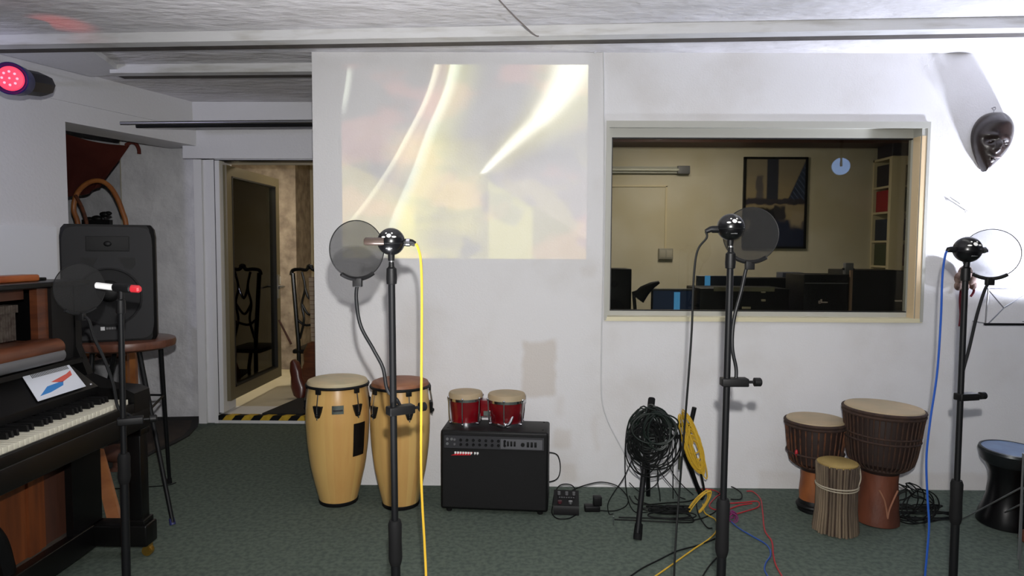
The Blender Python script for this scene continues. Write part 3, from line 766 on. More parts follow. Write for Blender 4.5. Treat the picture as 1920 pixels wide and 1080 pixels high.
# black patch on the right side of the shell
m = MB(); z0, z1 = at(675,862,3.33).z, at(675,799,3.33).z
a0 = math.radians(17); base_ang = math.radians(-8)
for i in range(6):
    q0 = base_ang+i*.075; q1 = q0+.075
    nz = 8
    for j in range(nz):
        za = z0+(z1-z0)*j/nz; zc = z0+(z1-z0)*(j+1)/nz
        ra = rad_(za/Hc)+.001; rc = rad_(zc/Hc)+.001
        p = [Vector((math.cos(q0)*ra, math.sin(q0)*ra, za)), Vector((math.cos(q1)*ra, math.sin(q1)*ra, za)), Vector((math.cos(q1)*rc, math.sin(q1)*rc, zc)), Vector((math.cos(q0)*rc, math.sin(q0)*rc, zc))]
        m.prism(p, Vector((math.cos(q0), math.sin(q0), 0))*.003)
m.build('black_patch', 'black', ct)
bx = fl(750, 948); b2_ = Vector((bx.x, 3.45, 0))
conga('pale wooden conga with a dark brown head, right of the pair', b2_, at(750,714,3.45).z-.02, .150, .157, .093, 'skin_brown', math.atan2(-b2_.y, -b2_.x)+math.radians(16), 5, badge=False)

# ================================================================ amplifier with bongos on top
fa = fl(826, 960); fb = fl(1027, 968)
ang = math.atan2(fb.y-fa.y, fb.x-fa.x); Wd = (Vector((fb.x-fa.x, fb.y-fa.y))).length
Ha = at(826, 806, fa.y).z; Dp = .235
amp = thing('guitar_amplifier', 'black combo guitar amplifier with bongos standing on top', 'amplifier', ((fa.x+fb.x)/2, (fa.y+fb.y)/2, 0), rotz=ang)
h = Wd/2
m = MB(); m.box((-h,.0,.018), (h,Dp,Ha), bev=.012)
m.build('cabinet', 'black', amp)
m = MB(); m.box((-h+.012,-.006,.03), (h-.012,.004,Ha-.012), bev=.004); m.build('front_baffle', M('speaker_cloth', (12,12,13), .9, bump=.001, bscale=700), amp)
m = MB(); m.box((-h+.022,-.012,Ha-.088), (h-.022,-.004,Ha-.024)); cp = m.build('control_panel', M('panel_grey', (44,44,48), .45), amp)
m = MB(); m.box((h-.24,-.0135,Ha-.084), (h-.03,-.0115,Ha-.034)); m.build('silver_section', M('panel_silver', (88,88,92), .4), cp)
for i in range(9):
    x = -h+.075+i*.032
    for zz in (Ha-.045, Ha-.068):
        m = MB(); m.lathe([(.007,0),(.0065,.006),(.004,.009),(1e-5,.009)], (x,-.012,zz), 14, R=Rx(pi/2)); m.build('control_knob', 'grey' if i < 1 else 'black', cp)
for i, (x, zz) in enumerate(((-h+.038, Ha-.042), (-h+.038, Ha-.066), (-h+.060, Ha-.042))):
    m = MB(); m.lathe([(.007,0),(.007,.003),(.003,.003),(.003,.001),(1e-5,.001)], (x,-.012,zz), 16, R=Rx(pi/2)); m.build('jack_socket', 'steel', cp)
for i in range(4):
    m = MB(); m.box((h-.225+i*.017,-.0165,Ha-.070), (h-.215+i*.017,-.0135,Ha-.044), bev=.001); m.build('slider_slot', 'black', cp)
m = MB(); m.lathe([(.010,0),(.010,.006),(1e-5,.006)], (h-.128,-.0135,Ha-.060), 18, R=Rx(pi/2)); m.build('round_dial', 'black', cp)
for i in range(3):
    m = MB(); m.box((h-.108+i*.019,-.0175,Ha-.072), (h-.096+i*.019,-.0135,Ha-.046), bev=.001); m.build('rocker_switch', 'black', cp)
m = MB(); m.prism([(-h+.055,-.0075,Ha-.128), (-h+.155,-.0075,Ha-.124), (-h+.17,-.0075,Ha-.108), (-h+.095,-.0075,Ha-.112)], (0,.002,0)); bd = m.build('red_badge', M('badge_red', (200,20,36), .35), amp)
m = MB()
for i in range(9):
    x = -h+.074+i*.0135 + (.006 if i > 6 else 0)
    m.box((x,-.0092,Ha-.117), (x+.0095,-.0072,Ha-.107))
    m.box((x+.002,-.0093,Ha-.121), (x+.0045,-.0072,Ha-.117))
m.build('badge_lettering', 'white', bd)
for (x, y) in ((-h+.04,.03), (h-.04,.03), (-h+.04,Dp-.03), (h-.04,Dp-.03)):
    m = MB(); m.lathe([(.014,0),(.017,.018),(1e-5,.018)], (x,y,0), 16); m.build('rubber_foot', 'rubber', amp)
for (x, y) in ((h-.03,.05), (h-.03,Dp-.03), (-h+.03,.05)):
    m = MB(); m.sphere((x,y,Ha), .006, 10, (1,1,.35)); m.build('top_screw', 'rubber', amp)
# bongos
yb = at(875,735,3.50)
bo = thing('bongo_drums', 'pair of red bongos with chrome hardware on the black amplifier', 'drums', (at(915,760,3.50).x, 3.50, Ha), rotz=ang*0.6)
def bongo(cx, R_, H_, nm):
    m = MB(); m.lathe([(R_*.84,.008),(R_*.88,H_*.3),(R_*.97,H_*.7),(R_*.98,H_-.004)], (cx,0,0), 48); sh = m.build('shell', 'red_lac', bo)
    m = MB(); m.lathe([(1e-5,H_+.014),(R_*.8,H_+.0135),(R_*.97,H_+.010),(R_*1.02,H_+.002),(R_*1.03,H_-.020),(R_*1.0,H_-.022)], (cx,0,0), 48); m.build('drum_head', 'skin_grey', bo)
    m = MB(); m.lathe([(R_*1.03,H_-.030),(R_*1.07,H_-.030),(R_*1.07,H_-.016),(R_*1.03,H_-.016)], (cx,0,0), 48); m.build('rim_hoop', 'chrome', bo)
    m = MB(); m.lathe([(R_*.86,.0),(R_*.93,.0),(R_*.93,.014),(R_*.86,.014)], (cx,0,0), 48); m.build('bottom_ring', 'chrome', bo)
    for k_ in range(6):
        a = 2*pi*k_/6+.45; d = Vector((math.cos(a), math.sin(a), 0))
        m = MB(); m.tube([Vector((cx,0,H_-.014))+d*(R_*1.08), Vector((cx,0,H_*.4))+d*(R_*1.04), Vector((cx,0,.005))+d*(R_*.98)], .0035, 8)
        m.sphere(Vector((cx,0,H_-.014))+d*(R_*1.08), .0075, 10); m.sphere(Vector((cx,0,.007))+d*(R_*.97), .007, 10)
        m.build('tension_rod', 'chrome', bo)
bongo(at(873,760,3.5).x-bo.location.x, .088, .155, 'small'); bongo(at(950,765,3.5).x-bo.location.x, .098, .150, 'large')
m = MB(); m.box((-.038,-.03,.04), (.030,.03,.125), bev=.004); m.build('centre_block', 'red_lac', bo)
m = MB(); m.box((-.020,-.036,.045), (.016,-.028,.070)); m.build('silver_plate', 'chrome', bo)
m = MB(); m.tube(catmull([(.06,-.085,.01),(.09,-.098,.008),(.12,-.09,.02),(.135,-.07,.055)], 6), .009, 10); m.sphere((.10,-.1,.014), .012, 12); m.build('tuning_key', 'chrome', bo)

# ================================================================ African drums
def djembe(label, base, H, R_top, R_neck, R_base, zj, wood, n, tilt=0, rim='rope', grp=None):
    t = thing('djembe_drum', label, 'drum', base, 'djembes by the wall')
    bowl = [(R_neck*.98,zj-.01),(R_neck*1.12,zj+.012),(R_top*.80,zj+(H-zj)*.16),(R_top*.90,zj+(H-zj)*.45),(R_top*.965,zj+(H-zj)*.8),(R_top*.97,H-.01)]
    m = MB(); m.lathe(bowl, (0,0,0), 56); m.build('bowl', M('dark_bowl_'+str(n), (40,26,22), .6), t)
    foot = [(R_base*.9,0),(R_base,.006),(R_base*1.0,.03),(R_base*.93,.07),(R_neck*1.08,zj*.45),(R_neck*.98,zj*.8),(R_neck,zj)]
    m = MB(); m.lathe(foot, (0,0,0), 56); m.build('pedestal', wood, t)
    m = MB(); m.lathe([(1e-5,H+.004),(R_top*.85,H+.004),(R_top*.97,H+.002),(R_top*1.0,H-.006),(R_top*.99,H-.02)], (0,0,0), 56); m.build('drum_skin', 'skin_grey', t)
    m = MB(); m.torus((0,0,H-.012), R_top*1.01, .009, None, 56, 8); m.torus((0,0,H-.028), R_top*1.0, .009, None, 56, 8); m.build('top_rope_ring', 'rope', t)
    m = MB(); m.torus((0,0,zj+.02), R_neck*1.25, .008, None, 48, 8); m.build('bottom_rope_ring', 'rope', t)
    m = MB()
    for i in range(n):
        a = 2*pi*i/n
        pts = []
        for (r_, z_) in [(R_neck*1.25,zj+.02)]+bowl[2:5]+[(R_top*1.0,H-.028)]:
            pts.append(Vector((math.cos(a)*(r_+.003), math.sin(a)*(r_+.003), z_)))
        m.tube(catmull(pts, 2), .0042, 5)
    m.build('rope_lacing', M('lacing_'+str(n), (66,42,28) if n > 40 else (98,58,34), .85, col2=(44,30,24), vscale=25), t)
    m = MB()
    for z_ in ([.52,.60] if n > 40 else [.35]):
        r_ = R_top*.945; m.torus((0,0,zj+(H-zj)*z_), r_, .0055, None, 56, 6)
    m.build('knot_row', 'rope', t)
    return t
bx = fl(1643, 975); Yd = 3.28
bd = Vector((at(1643,980,Yd).x, Yd, 0))
Hd = at(1650,762,Yd).z; dj = djembe('large dark djembe with a reddish carved pedestal, tallest of the wall drums', bd, Hd, 68*Yd/F, 33*Yd/F, 39*Yd/F, at(1640,880,Yd).z, 'djembe', 44)
dj.rotation_euler = (0, math.radians(1.5), 0)
# carved emblem on the pedestal
m = MB(); zj = at(1640,880,Yd).z
for s_ in (-1, 1):
    m.tube(catmull([(s_*.045,-.088,zj*.72), (s_*.022,-.096,zj*.55), (s_*.006,-.094,zj*.35), (0,-.096,zj*.2)], 6), .004, 6)
m.build('carving', M('carving_worn', (150,104,80), .6), dj)
Ys = 3.42; bs = Vector((at(1524,968,Ys).x, Ys, 0))
dj2 = djembe('small reddish djembe standing behind the stalk-covered drum', bs, at(1527,785,Ys).z, 53*Ys/F, 24*Ys/F, 27*Ys/F, at(1524,878,Ys).z, 'djembe_o', 30)
m = MB(off=(0,0,0)); m.torus((0,0,.03), 27*Ys/F, .012, None, 40, 8); m.lathe([(27*Ys/F*.98,.0),(27*Ys/F*1.03,.004),(27*Ys/F*1.02,.045),(27*Ys/F*.93,.065)], (0,0,0), 40); m.build('black_foot', 'black', dj2)
m = MB(); m.sphere((-53*Ys/F*.83,-.06,at(1524,843,Ys).z), .014, 12, (.6,.6,1.3)); m.build('red_tag', 'red', dj2)
Yq = 3.17; bq = Vector((at(1566,1000,Yq).x, Yq, 0)); Hq = at(1573,866,Yq).z
sd = thing('stalk_drum', 'small drum covered in dry stalks and tied with pale twine, front of the drum group', 'drum', bq)
Rq = 37*Yq/F
m = MB(); m.lathe([(Rq*.88,.0),(Rq*.84,Hq*.5),(Rq*.92,Hq-.004)], (0,0,0), 40); m.build('shell', 'rope', sd)
m = MB(); m.lathe([(1e-5,Hq+.006),(Rq*.85,Hq+.005),(Rq*.97,Hq),(Rq*.96,Hq-.012)], (0,0,0), 40); m.build('drum_skin', M('yellowish_skin', (166,142,84), .6, col2=(146,122,72), vscale=9), sd)
m = MB(); random.seed(3)
for i in range(38):
    a = 2*pi*i/38+random.uniform(-.03,.03); r0 = random.uniform(.0055,.0075)
    e = lambda q, z: Vector((math.cos(a)*q, math.sin(a)*q, z))
    m.tube([e(Rq*1.0+random.uniform(0,.008),random.uniform(0,.006)), e(Rq*.93,Hq*.35), e(Rq*.92,Hq*.68), e(Rq*.98,Hq-.006)], r0, 6)
m.build('stalks', 'straw', sd)
m = MB(); m.torus((0,0,Hq*.68), Rq*.92+.008, .0035, None, 44, 6); m.torus((0,0,Hq*.66), Rq*.92+.008, .003, Rx(.06), 44, 6)
m.tube(catmull([(Rq*.75,-Rq*.6,Hq*.68),(Rq*.95,-Rq*.5,Hq*.8),(Rq*.98,-Rq*.3,Hq*.95)], 5), .003, 6); m.build('twine', 'twine', sd)
# goblet drum right edge
Yg = 3.27; bg = Vector((at(1884,980,Yg).x, Yg, 0)); Hg = at(1882,840,Yg).z
gd = thing('goblet_drum', 'black goblet drum with a blue-grey head at the right edge', 'drum', bg)
Rg = 50*Yg/F
m = MB(); m.lathe([(Rg*.90,0),(Rg*.94,.006),(Rg*.90,.05),(Rg*.76,.10),(Rg*.67,.15),(Rg*.63,Hg*.58),(Rg*.66,Hg*.70),(Rg*.86,Hg*.86),(Rg*.93,Hg*.92)], (0,0,0), 56); m.build('body', 'black_gloss', gd)
m = MB(); m.lathe([(Rg*.86,Hg*.82),(Rg*.95,Hg*.86),(Rg*1.02,Hg-.018),(Rg*1.05,Hg-.008),(Rg*1.02,Hg+.004),(Rg*.95,Hg+.006),(Rg*.92,Hg-.012)], (0,0,0), 56); m.build('rim', M('dark_rim', (38,42,44), .35, metal=.4), gd)
m = MB(); m.lathe([(1e-5,Hg+.003),(Rg*.94,Hg+.003),(Rg*.94,Hg-.01)], (0,0,0), 56); m.build('drum_head', M('blue_grey_head', (110,134,166), .3, col2=(84,104,136), vscale=8), gd)
gd.rotation_euler = (math.radians(3), 0, 0)
# turned wooden foot cut by the right edge
p = fl(1914, 1010); 
wd = thing('wooden_drum', 'reddish wooden drum foot cut off by the right edge of the picture', 'drum', (at(1930,1010,3.05).x, 3.05, 0))
m = MB(); m.lathe([(.085,0),(.092,.008),(.088,.028),(.065,.045),(.058,.10)], (0,0,0), 40); m.build('pedestal', 'djembe', wd)
m = MB(); m.lathe([(.058,.10),(.056,.155),(.066,.20),(.072,.27),(.070,.31),(1e-5,.315)], (.0,0,0), 40); m.build('bowl', 'djembe_o', wd)
wd.location.x += .06
# thin silver stand at the right edge
Yt = 2.75; bt = fl(1911, 1068); bt = Vector((bt.x, bt.y, 0))
ts = thing('thin_metal_stand', 'thin silver tripod stand at the lower right edge', 'stand', (at(1914,960,bt.y).x, bt.y, 0))
o_ = ts.location.copy()
m = MB(off=o_); m.cyl((o_.x, o_.y, .045), at(1919,850,bt.y), .0045, seg=10); m.build('pole', 'steel', ts)
hub = at(1916,940,bt.y)
for (q0, q1) in ((at(1917,913,bt.y), fl(1800,977)), (at(1917,944,bt.y), fl(1872,968)), (at(1917,913,bt.y), fl(2000,1000)), ):
    m = MB(off=o_); m.cyl(q0, q1+Vector((0,0,.003)), .0035, seg=8); m.build('leg', 'steel', ts)
m = MB(off=o_); m.cyl(at(1912,1068,bt.y)+Vector((0,0,.0)), at(1917,915,bt.y), .004, seg=8); m.build('leg', 'steel', ts)
# ================================================================ upright piano (front opened), at the left edge
YE = 2.87; YN = 1.40; XC = -1.84            # far end, near end, lower case front
pz = at(140,524,YE).z
PO = Vector((XC, YE, 0))
pn = thing('upright_piano', 'old black upright piano with opened front panels at the left edge', 'piano', PO)
def pm(): return MB(off=PO)
XT = -1.905
for (y0, y1) in ((YE-.04, YE), (YN, YN+.04)):
    m = pm(); m.box((-2.38,y0,.14), (XC,y1,pz-.02)) if False else m.prism([(-2.38,y0,.14),(XC,y0,.14),(XC,y0,.66),(XC,y0,.74),(XC-.03,y0,.83),(XT,y0,.92),(XT,y0,pz-.02),(-2.38,y0,pz-.02)], (0,y1-y0,0)); m.build('side_panel', 'piano_black', pn)
# inner stiles beside the openings
for (y0, y1) in ((YE-.19,YE-.04),(YN+.04,YN+.19)):
    m = pm(); m.box((XC-.03,y0,.14), (XC,y1,.56)); m.build('lower_stile', 'piano_black', pn)
m = pm(); m.box((XT-.03,YE-.175,.86), (XT-.005,YE-.04,pz-.02)); m.build('upper_stile', 'piano_black', pn)
m = pm(); m.box((-2.42,YN-.02,pz-.022), (XT+.03,YE+.025,pz), bev=.006); m.build('lid', 'piano_black', pn)
m = pm(); m.box((-2.39,YN,.14), (-2.36,YE,pz-.02)); m.build('back_panel', 'brown_wood', pn)
m = pm(); m.box((-2.38,YN-.0,.05), (XC-.0,YE,.14)); m.build('bottom_board', 'piano_black', pn)
m = pm(); m.box((XC-.035,YN+.0,.05), (XC+.012,YE-.0,.15), bev=.004); m.build('bottom_rail', 'piano_black', pn)
m = pm(); m.box((XC-.25,YN+.04,.141), (XC-.036,YE-.04,.146)); m.build('dusty_shelf', M('dusty_board', (74,66,56), .9, col2=(54,48,42), vscale=10), pn)
# wooden insides of the lower case
m = pm(); m.box((XC-.085,YN+.04,.146), (XC-.065,YE-.045,.60)); m.build('inner_panel', 'brown_wood', pn)
m = pm(); ym = at(75,950,XC and 2.45).y
m.box((XC-.065,YN+.04,.146), (XC-.058,2.60,.60)); m.box((XC-.060,2.50,.146), (XC-.048,2.56,.60)); m.build('inner_post', 'orange_wood', pn)
m = pm(); m.tube(catmull([(XC-.03,2.05,.46),(XC-.03,2.15,.44),(XC-.03,2.26,.37),(XC-.03,2.33,.28),(XC-.03,2.36,.18),(XC-.03,2.365,.148)], 8), [.012]*41 if False else .020, 10, flat=1.6); m.build('pedal_lever', 'black', pn)
# toe blocks, legs, castors
for y in (YE-.035, YN+.035):
    m = pm(); m.box((XC-.02,y-.045,.055), (XC+.24,y+.045,.15), bev=.008); tb = m.build('toe_block', 'piano_black', pn)
    m = pm(); m.box((XC+.145,y-.038,.148), (XC+.228,y+.038,.172), bev=.004); m.box((XC+.155,y-.030,.16), (XC+.215,y+.030,.56), bev=.004); m.box((XC+.145,y-.036,.54), (XC+.222,y+.036,.57), bev=.004); m.build('leg', 'piano_black', pn)
    for x in (XC+.22, XC-.50):
        m = pm(); m.lathe([(1e-5,-.012),(.022,-.012),(.024,0),(.022,.012),(1e-5,.012)], (x,y,.0245), 20, R=Rx(pi/2)); m.box((x-.012,y-.018,.03), (x+.012,y+.018,.058)); m.build('castor', 'brass', pn)
# key bed, cheeks, slip
m = pm(); m.box((XC-.10,YN+.0,.57), (XC+.225,YE-.0,.655), bev=.006); m.build('key_bed', 'piano_black', pn)
m = pm(); m.box((XC+.207,YN+.11,.65), (XC+.224,YE-.11,.695), bev=.006); m.build('key_slip', 'piano_black', pn)
for y in (YE-.115, YN+.0):
    m = pm(); m.prism([(XC-.02,y,.65),(XC+.225,y,.65),(XC+.225,y,.735),(XC+.19,y,.752),(XC+.08,y,.760),(XC-.02,y,.80)], (0,.115,0)); m.build('key_cheek', 'piano_black', pn)
# fallboard, slanted
m = pm(); m.prism([(XC-.06,YN+.11,.868),(XC+.07,YN+.11,.765),(XC+.07,YN+.11,.735),(XC-.08,YN+.11,.735)], (0,YE-YN-.22,0)); m.build('fallboard', 'piano_black', pn)
for i in range(2):
    m = pm(); p = Vector((XC+.055, 2.735-i*.9, .777)); m.sphere(p, .006, 10); m.build('brass_stud', 'steel', pn)
# keys
ky0, ky1 = YN+.125, YE-.125; kw = (ky1-ky0)/52
m = MB(); m.box((0,-kw/2+.0006,0), (.150,kw/2-.0006,.022), bev=.0015); wk = m.build('white_key', 'ivory', pn); wk.location = (XC+.055-PO.x, ky0+kw/2-PO.y, .690)
m = MB(); m.prism([(0,-.0052,.010),(.095,-.0052,.010),(.090,-.0045,.034),(0,-.0045,.034)], (0,.0097,0)); bk = m.build('black_key', 'black', pn)
for i in range(1, 52):
    o = wk.copy(); COL.objects.link(o); o.location = (wk.location.x, ky0+kw*(i+.5)-PO.y, .690)
first = True
for i in range(51):
    if (i % 7) in (1, 4): continue
    o = bk if first else bk.copy()
    if not first: COL.objects.link(o)
    first = False
    o.location = (XC+.055-PO.x, ky0+kw*(i+1)-PO.y, .700)
# action seen through the open top
m = pm(); m.box((XT-.28,YN+.04,.86), (XT-.26,YE-.16,pz-.022)); m.build('sound_frame', 'brown_wood', pn)
m = pm(); m.box((XT-.05,YE-.235,.93), (XT-.02,YE-.175,pz-.022)); m.build('wooden_post', 'walnut', pn)
m = pm(); m.box((XT-.11,YN+.04,1.14), (XT-.07,YE-.24,pz-.03)); m.build('upper_rail', 'brown_wood', pn)
m = pm()
for i in range(84):
    y = YN+.06+i*.0137
    m.box((XT-.12,y,.98), (XT-.085,y+.006,1.09)); m.box((XT-.13,y-.001,1.09), (XT-.075,y+.008,1.12))
o = m.build('hammer_row', 'felt', pn); o['kind'] = 'stuff'
m = pm(); m.box((XT-.15,YN+.04,.90), (XT-.05,YE-.24,.975), bev=.006); m.build('hammer_rail', 'walnut', pn)
m = pm(); m.tube([(XT+.035,YN+.10,.945),(XT+.035,2.66,.945)], .036, 20); m.box((XT-.04,YN+.10,.93), (XT+.035,2.66,.980), bev=.004); m.build('rolled_shelf', 'walnut', pn)
m = pm(); m.tube([(XT+.050,YN+.10,.915),(XT+.050,2.655,.915)], .027, 16); m.build('steel_strip', 'grey', pn)
m = pm(); m.tube([(XT+.035,2.66,.945),(XT+.035,2.672,.945)], .022, 16); m.build('brass_end', 'brass', pn)
m = pm(); m.box((XT-.05,YN+.04,.855), (XT+.03,YE-.04,.875)); m.build('ledge', 'piano_black', pn)
# sheet lying on the fallboard
def fb_pt(px, py, X):                                     # on the plane x = X
    d = ray(px, py); return CAM + d*((X-CAM.x)/d.x)
a = Vector((XC-.057,2.49,.872)); b = Vector((XC-.057,2.748,.872)); c = Vector((XC+.063,2.69,.777)); d = Vector((XC+.063,2.418,.777))
nrm = (b-a).cross(d-a).normalized(); nrm = nrm if nrm.z > 0 else -nrm
ps = thing('chart_sheet', 'white printed chart with red and blue shapes on the sloping piano fallboard', 'sheet', a)
m = MB(off=a); m.prism([a+nrm*.001, b+nrm*.001, c+nrm*.001, d+nrm*.001], nrm*.002); m.build('paper', 'paper', ps)
def sp_(u, v): return a+(b-a)*u+(d-a)*v+((c-b)-(d-a))*u*v+nrm*.0034
m = MB(off=a)
for i in range(26):
    u = .14+i*.031; m.prism([sp_(u,.16), sp_(u+.018,.16), sp_(u+.018,.30), sp_(u,.30)], nrm*.0004)
m.build('printed_keys', 'grey', ps)
m = MB(off=a); m.prism([sp_(.42,.56), sp_(.80,.44), sp_(.93,.36), sp_(.90,.52), sp_(.62,.66)], nrm*.0004); m.build('red_shape', M('print_red', (214,96,84), .7), ps)
m = MB(off=a); m.prism([sp_(.08,.88), sp_(.30,.66), sp_(.66,.62), sp_(.60,.76), sp_(.30,.86)], nrm*.0004); m.build('blue_shape', M('print_blue', (56,130,200), .7), ps)
# wooden thing and board on the piano lid
q = fb_pt(62,522,-2.0)
m = MB(off=(-2.02,2.3,pz)); m.box((-2.05,1.85,pz), (-1.97,fb_pt(62,522,-2.0).y,pz+.028), bev=.008)
tag(m.build('wooden_block', M('polished_orange_wood', (168,92,48), .35, col2=(134,66,34), vscale=4, stretch=(6,1,1))), 'long polished orange-brown wooden block lying on the piano lid', 'wood')
m = MB(off=(-2.0,2.6,pz)); m.box((-2.12,fb_pt(66,522,-2.0).y,pz), (-2.00,2.80,pz+.012), bev=.003)
tag(m.build('flat_case', 'black'), 'thin dark flat case on the piano lid next to the wooden block', 'case')
e0 = on_left(2,480); e1 = on_left(104,480)
q = -nW*.004
zt, zb2 = on_left(60,424).z, on_left(60,525).z
m = MB(off=(e0.x, e0.y, 0)); a = V(e0)+(e0-e1)*.5+q; b = V(e1)+q; a.z = b.z = 1.0
m.prism([a, b, b+q*3, a+q*3], (0,0,zt-1.0)); o = m.build('white_panel', 'styro'); tag(o, 'pale rectangular panel on the white wall above the piano', 'panel')

# ================================================================ loudspeaker on a round high table
YT = 3.5
tc_ = at(238, 640, YT); tz = at(238, 634, YT).z
tb = thing('high_table', 'round high table with brown wooden top carrying the black loudspeaker', 'table', (tc_.x, YT, 0))
Rt = .232
m = MB(); m.lathe([(1e-5,tz-.05),(Rt*.93,tz-.05),(Rt,tz-.04),(Rt+.004,tz-.02),(Rt,tz-.004),(Rt-.01,tz),(1e-5,tz)], (0,0,0), 56); m.build('table_top', 'table_wood', tb)
feet = [fl(324,984), fl(318,906), fl(170,905), fl(150,985)]
att = [Vector((.12,-.10,tz-.05)), Vector((.13,.09,tz-.05)), Vector((-.12,.10,tz-.05)), Vector((-.12,-.10,tz-.05))]
for i, (f, a_) in enumerate(zip(feet, att)):
    f = V(f)-tb.location
    m = MB(); m.cyl(a_, f+Vector((0,0,.01)), .013, .010, seg=14); lg = m.build('leg', 'black_metal', tb)
    m = MB(); m.cyl(f+Vector((0,0,.0)), f+(a_-f)*.035, .014, .013, seg=12); m.build('leg_cap', M('blue_leg_cap', (40,44,96), .5) if i == 0 else 'rubber', lg)
m = MB(); k0 = .45
for i in range(4):
    a_ = V(feet[i])-tb.location; b_ = V(feet[(i+1)%4])-tb.location
    pa = att[i]+(a_-att[i])*.35; pb = att[(i+1)%4]+(b_-att[(i+1)%4])*.35
    m.cyl(pa, pb, .006, seg=8)
m.build('cross_brace', 'black_metal', tb)
# loudspeaker
sc_ = at(213, 630, YT-.02)
sw = (288-138)/F*YT/2; sh = at(213,421,YT-.12).z-tz
la_ = thing('loudspeaker', 'black plastic loudspeaker cabinet standing on the round high table', 'loudspeaker', (sc_.x, YT-.02, tz), rotz=math.radians(26))
m = MB()
poly = [(-sw+.02,-.13),(sw-.02,-.13),(sw,-.11),(sw,.02),(sw-.07,.13),(-sw+.07,.13),(-sw,.02),(-sw,-.11)]
def rr(inset, z): return [Vector((x*(1-inset), y*(1-inset*.6), z)) for x, y in poly]
m.loft([rr(.05,0), rr(.0,.015), rr(.0,sh-.06), rr(.03,sh-.02), rr(.10,sh)]); m.build('cabinet', 'black', la_)
m = MB(); fp = []
for k_ in range(32):
    a_ = 2*pi*k_/32; ex = .22; ca, sa = math.cos(a_), math.sin(a_)
    fp.append(Vector((math.copysign(abs(ca)**ex, ca)*(sw-.012), -.145, sh/2+math.copysign(abs(sa)**ex, sa)*(sh/2-.012))))
m.prism(fp, (0,.02,0)); m.build('front_baffle', M('charcoal_plastic', (27,27,30), .55, spec=.25), la_)
m = MB(); m.box((-.095,-.150,sh-.135), (.095,-.143,sh-.060), bev=.003); hn = m.build('horn_opening', M('dark_recess', (10,10,11), .7), la_)
m = MB(); m.sphere((0,-.150,sh-.098), .014, 12, (1.3,.4,1)); m.build('horn_driver', 'black', hn)
for s_ in (-1, 1):
    m = MB(); m.prism([Vector((s_*x,-.1475,sh-z)) for x, z in ((.045,.168),(.118,.168),(.122,.20),(.105,.225),(.075,.225))], (0,.004,0)); m.build('port', M('port_dark_'+('l' if s_ < 0 else 'r'), (10,10,11), .7), la_)
wz = sh*.385
m = MB(); m.lathe([(.150,0),(.150,.006),(.142,.010),(.138,.004),(1e-5,.004)], (0,-.143,wz), 48, R=Rx(pi/2)); gr0 = m.build('woofer_grille', M('grille', (26,26,28), .6, bump=.002, bscale=900), la_)
m = MB(); m.lathe([(.055,.004),(.05,.010),(.03,.016),(1e-5,.018)], (0,-.143,wz+.03), 32, R=Rx(pi/2)); m.build('dust_cap', 'black', gr0)
m = MB(); m.box((-.040,-.1585,.062), (-.022,-.1525,.080)); sq = m.build('square_badge', 'steel', la_)
m = MB()
for i in range(4): m.box((-.016+i*.0115,-.1580,.066), (-.007+i*.0115,-.1525,.077))
m.build('badge_lettering', M('dim_lettering', (90,90,92), .5), la_)

# ================================================================ niche: wooden furniture, cloth, rug
rk = thing('wooden_rack', 'brown wooden rack standing in the niche behind the loudspeaker', 'rack', (-3.02, 4.72, 0))
def ro(p): return V(p)-rk.location
for (px, y) in ((251,4.55),(150,4.55),(165,4.95),(236,4.95)):
    x = at(px,700,y).x
    m = MB(off=rk.location); m.box((x-.02,y-.015,0), (x+.02,y+.015,0.98)); m.build('upright', 'honey' if px > 200 else 'walnut', rk)
xa, xb = at(150,700,4.55).x, at(238,700,5.0).x-.02
for z in (.25,.55,.98):
    m = MB(off=rk.location); m.box((xa-.02,4.50,z), (xb+.02,5.0,z+.025)); m.build('shelf', 'walnut', rk)
random.seed(11)
def turned(name, label, px, py, Y, r, h, mat):
    p = at(px, py, Y)
    m = MB(off=p); m.lathe([(r*.7,0),(r,h*.08),(r*.6,h*.2),(r*.9,h*.45),(r*.5,h*.7),(r*.8,h*.85),(r*.4,h)], p, 20); return tag(m.build(name, mat), label, 'wooden object')
for i, (px, r, h, mt_) in enumerate(((172,.05,.20,'honey'),(198,.055,.24,'brown_wood'),(224,.045,.20,'walnut'))):
    p = Vector((at(px,700,4.62).x, 4.62, .575)); m = MB(off=p); m.lathe([(r*.7,0),(r,h*.08),(r*.55,h*.22),(r*.9,h*.5),(r*.5,h*.7),(r*.8,h*.86),(r*.35,h)], (0,0,0) if False else p, 20)
    tag(m.build('carved_post', mt_), ['pale brown turned wooden piece under the high table, left in the niche rack', 'dull brown turned wooden piece, middle one in the niche rack', 'dark brown turned wooden piece, nearest the rack upright'][i], 'wooden object')
# bentwood chair standing high on the rack
by = 4.75; hp = [(146,420),(138,392),(145,362),(165,343),(187,339),(206,350),(220,372),(230,398),(236,420)]
ch = thing('bentwood_chair', 'light brown bentwood chair with a pointed hoop back, stacked on the niche rack', 'chair', (at(190,420,by).x, by, 1.005))
m = MB(off=ch.location); pts = [at(x, y, by) for x, y in hp]; pts = [Vector((pts[0].x, by, 1.30))]+pts+[Vector((pts[-1].x+.01, by-.02, 1.30))]
m.tube(catmull(pts, 8), .017, 12); m.build('hoop_back', 'honey', ch)
m = MB(off=ch.location); pp = [at(x, y, by-.03) for x, y in ((141,366),(152,385),(160,408),(163,425))]; pp.append(Vector((pp[-1].x, by-.03, 1.30))); m.tube(catmull(pp, 6), .012, 10); m.build('inner_bow', 'walnut', ch)
x0, x1 = pts[0].x, pts[-1].x
m = MB(off=ch.location); m.box((x0-.02,by-.20,1.27), (x1+.02,by+.02,1.30), bev=.01); m.build('seat', 'honey', ch)
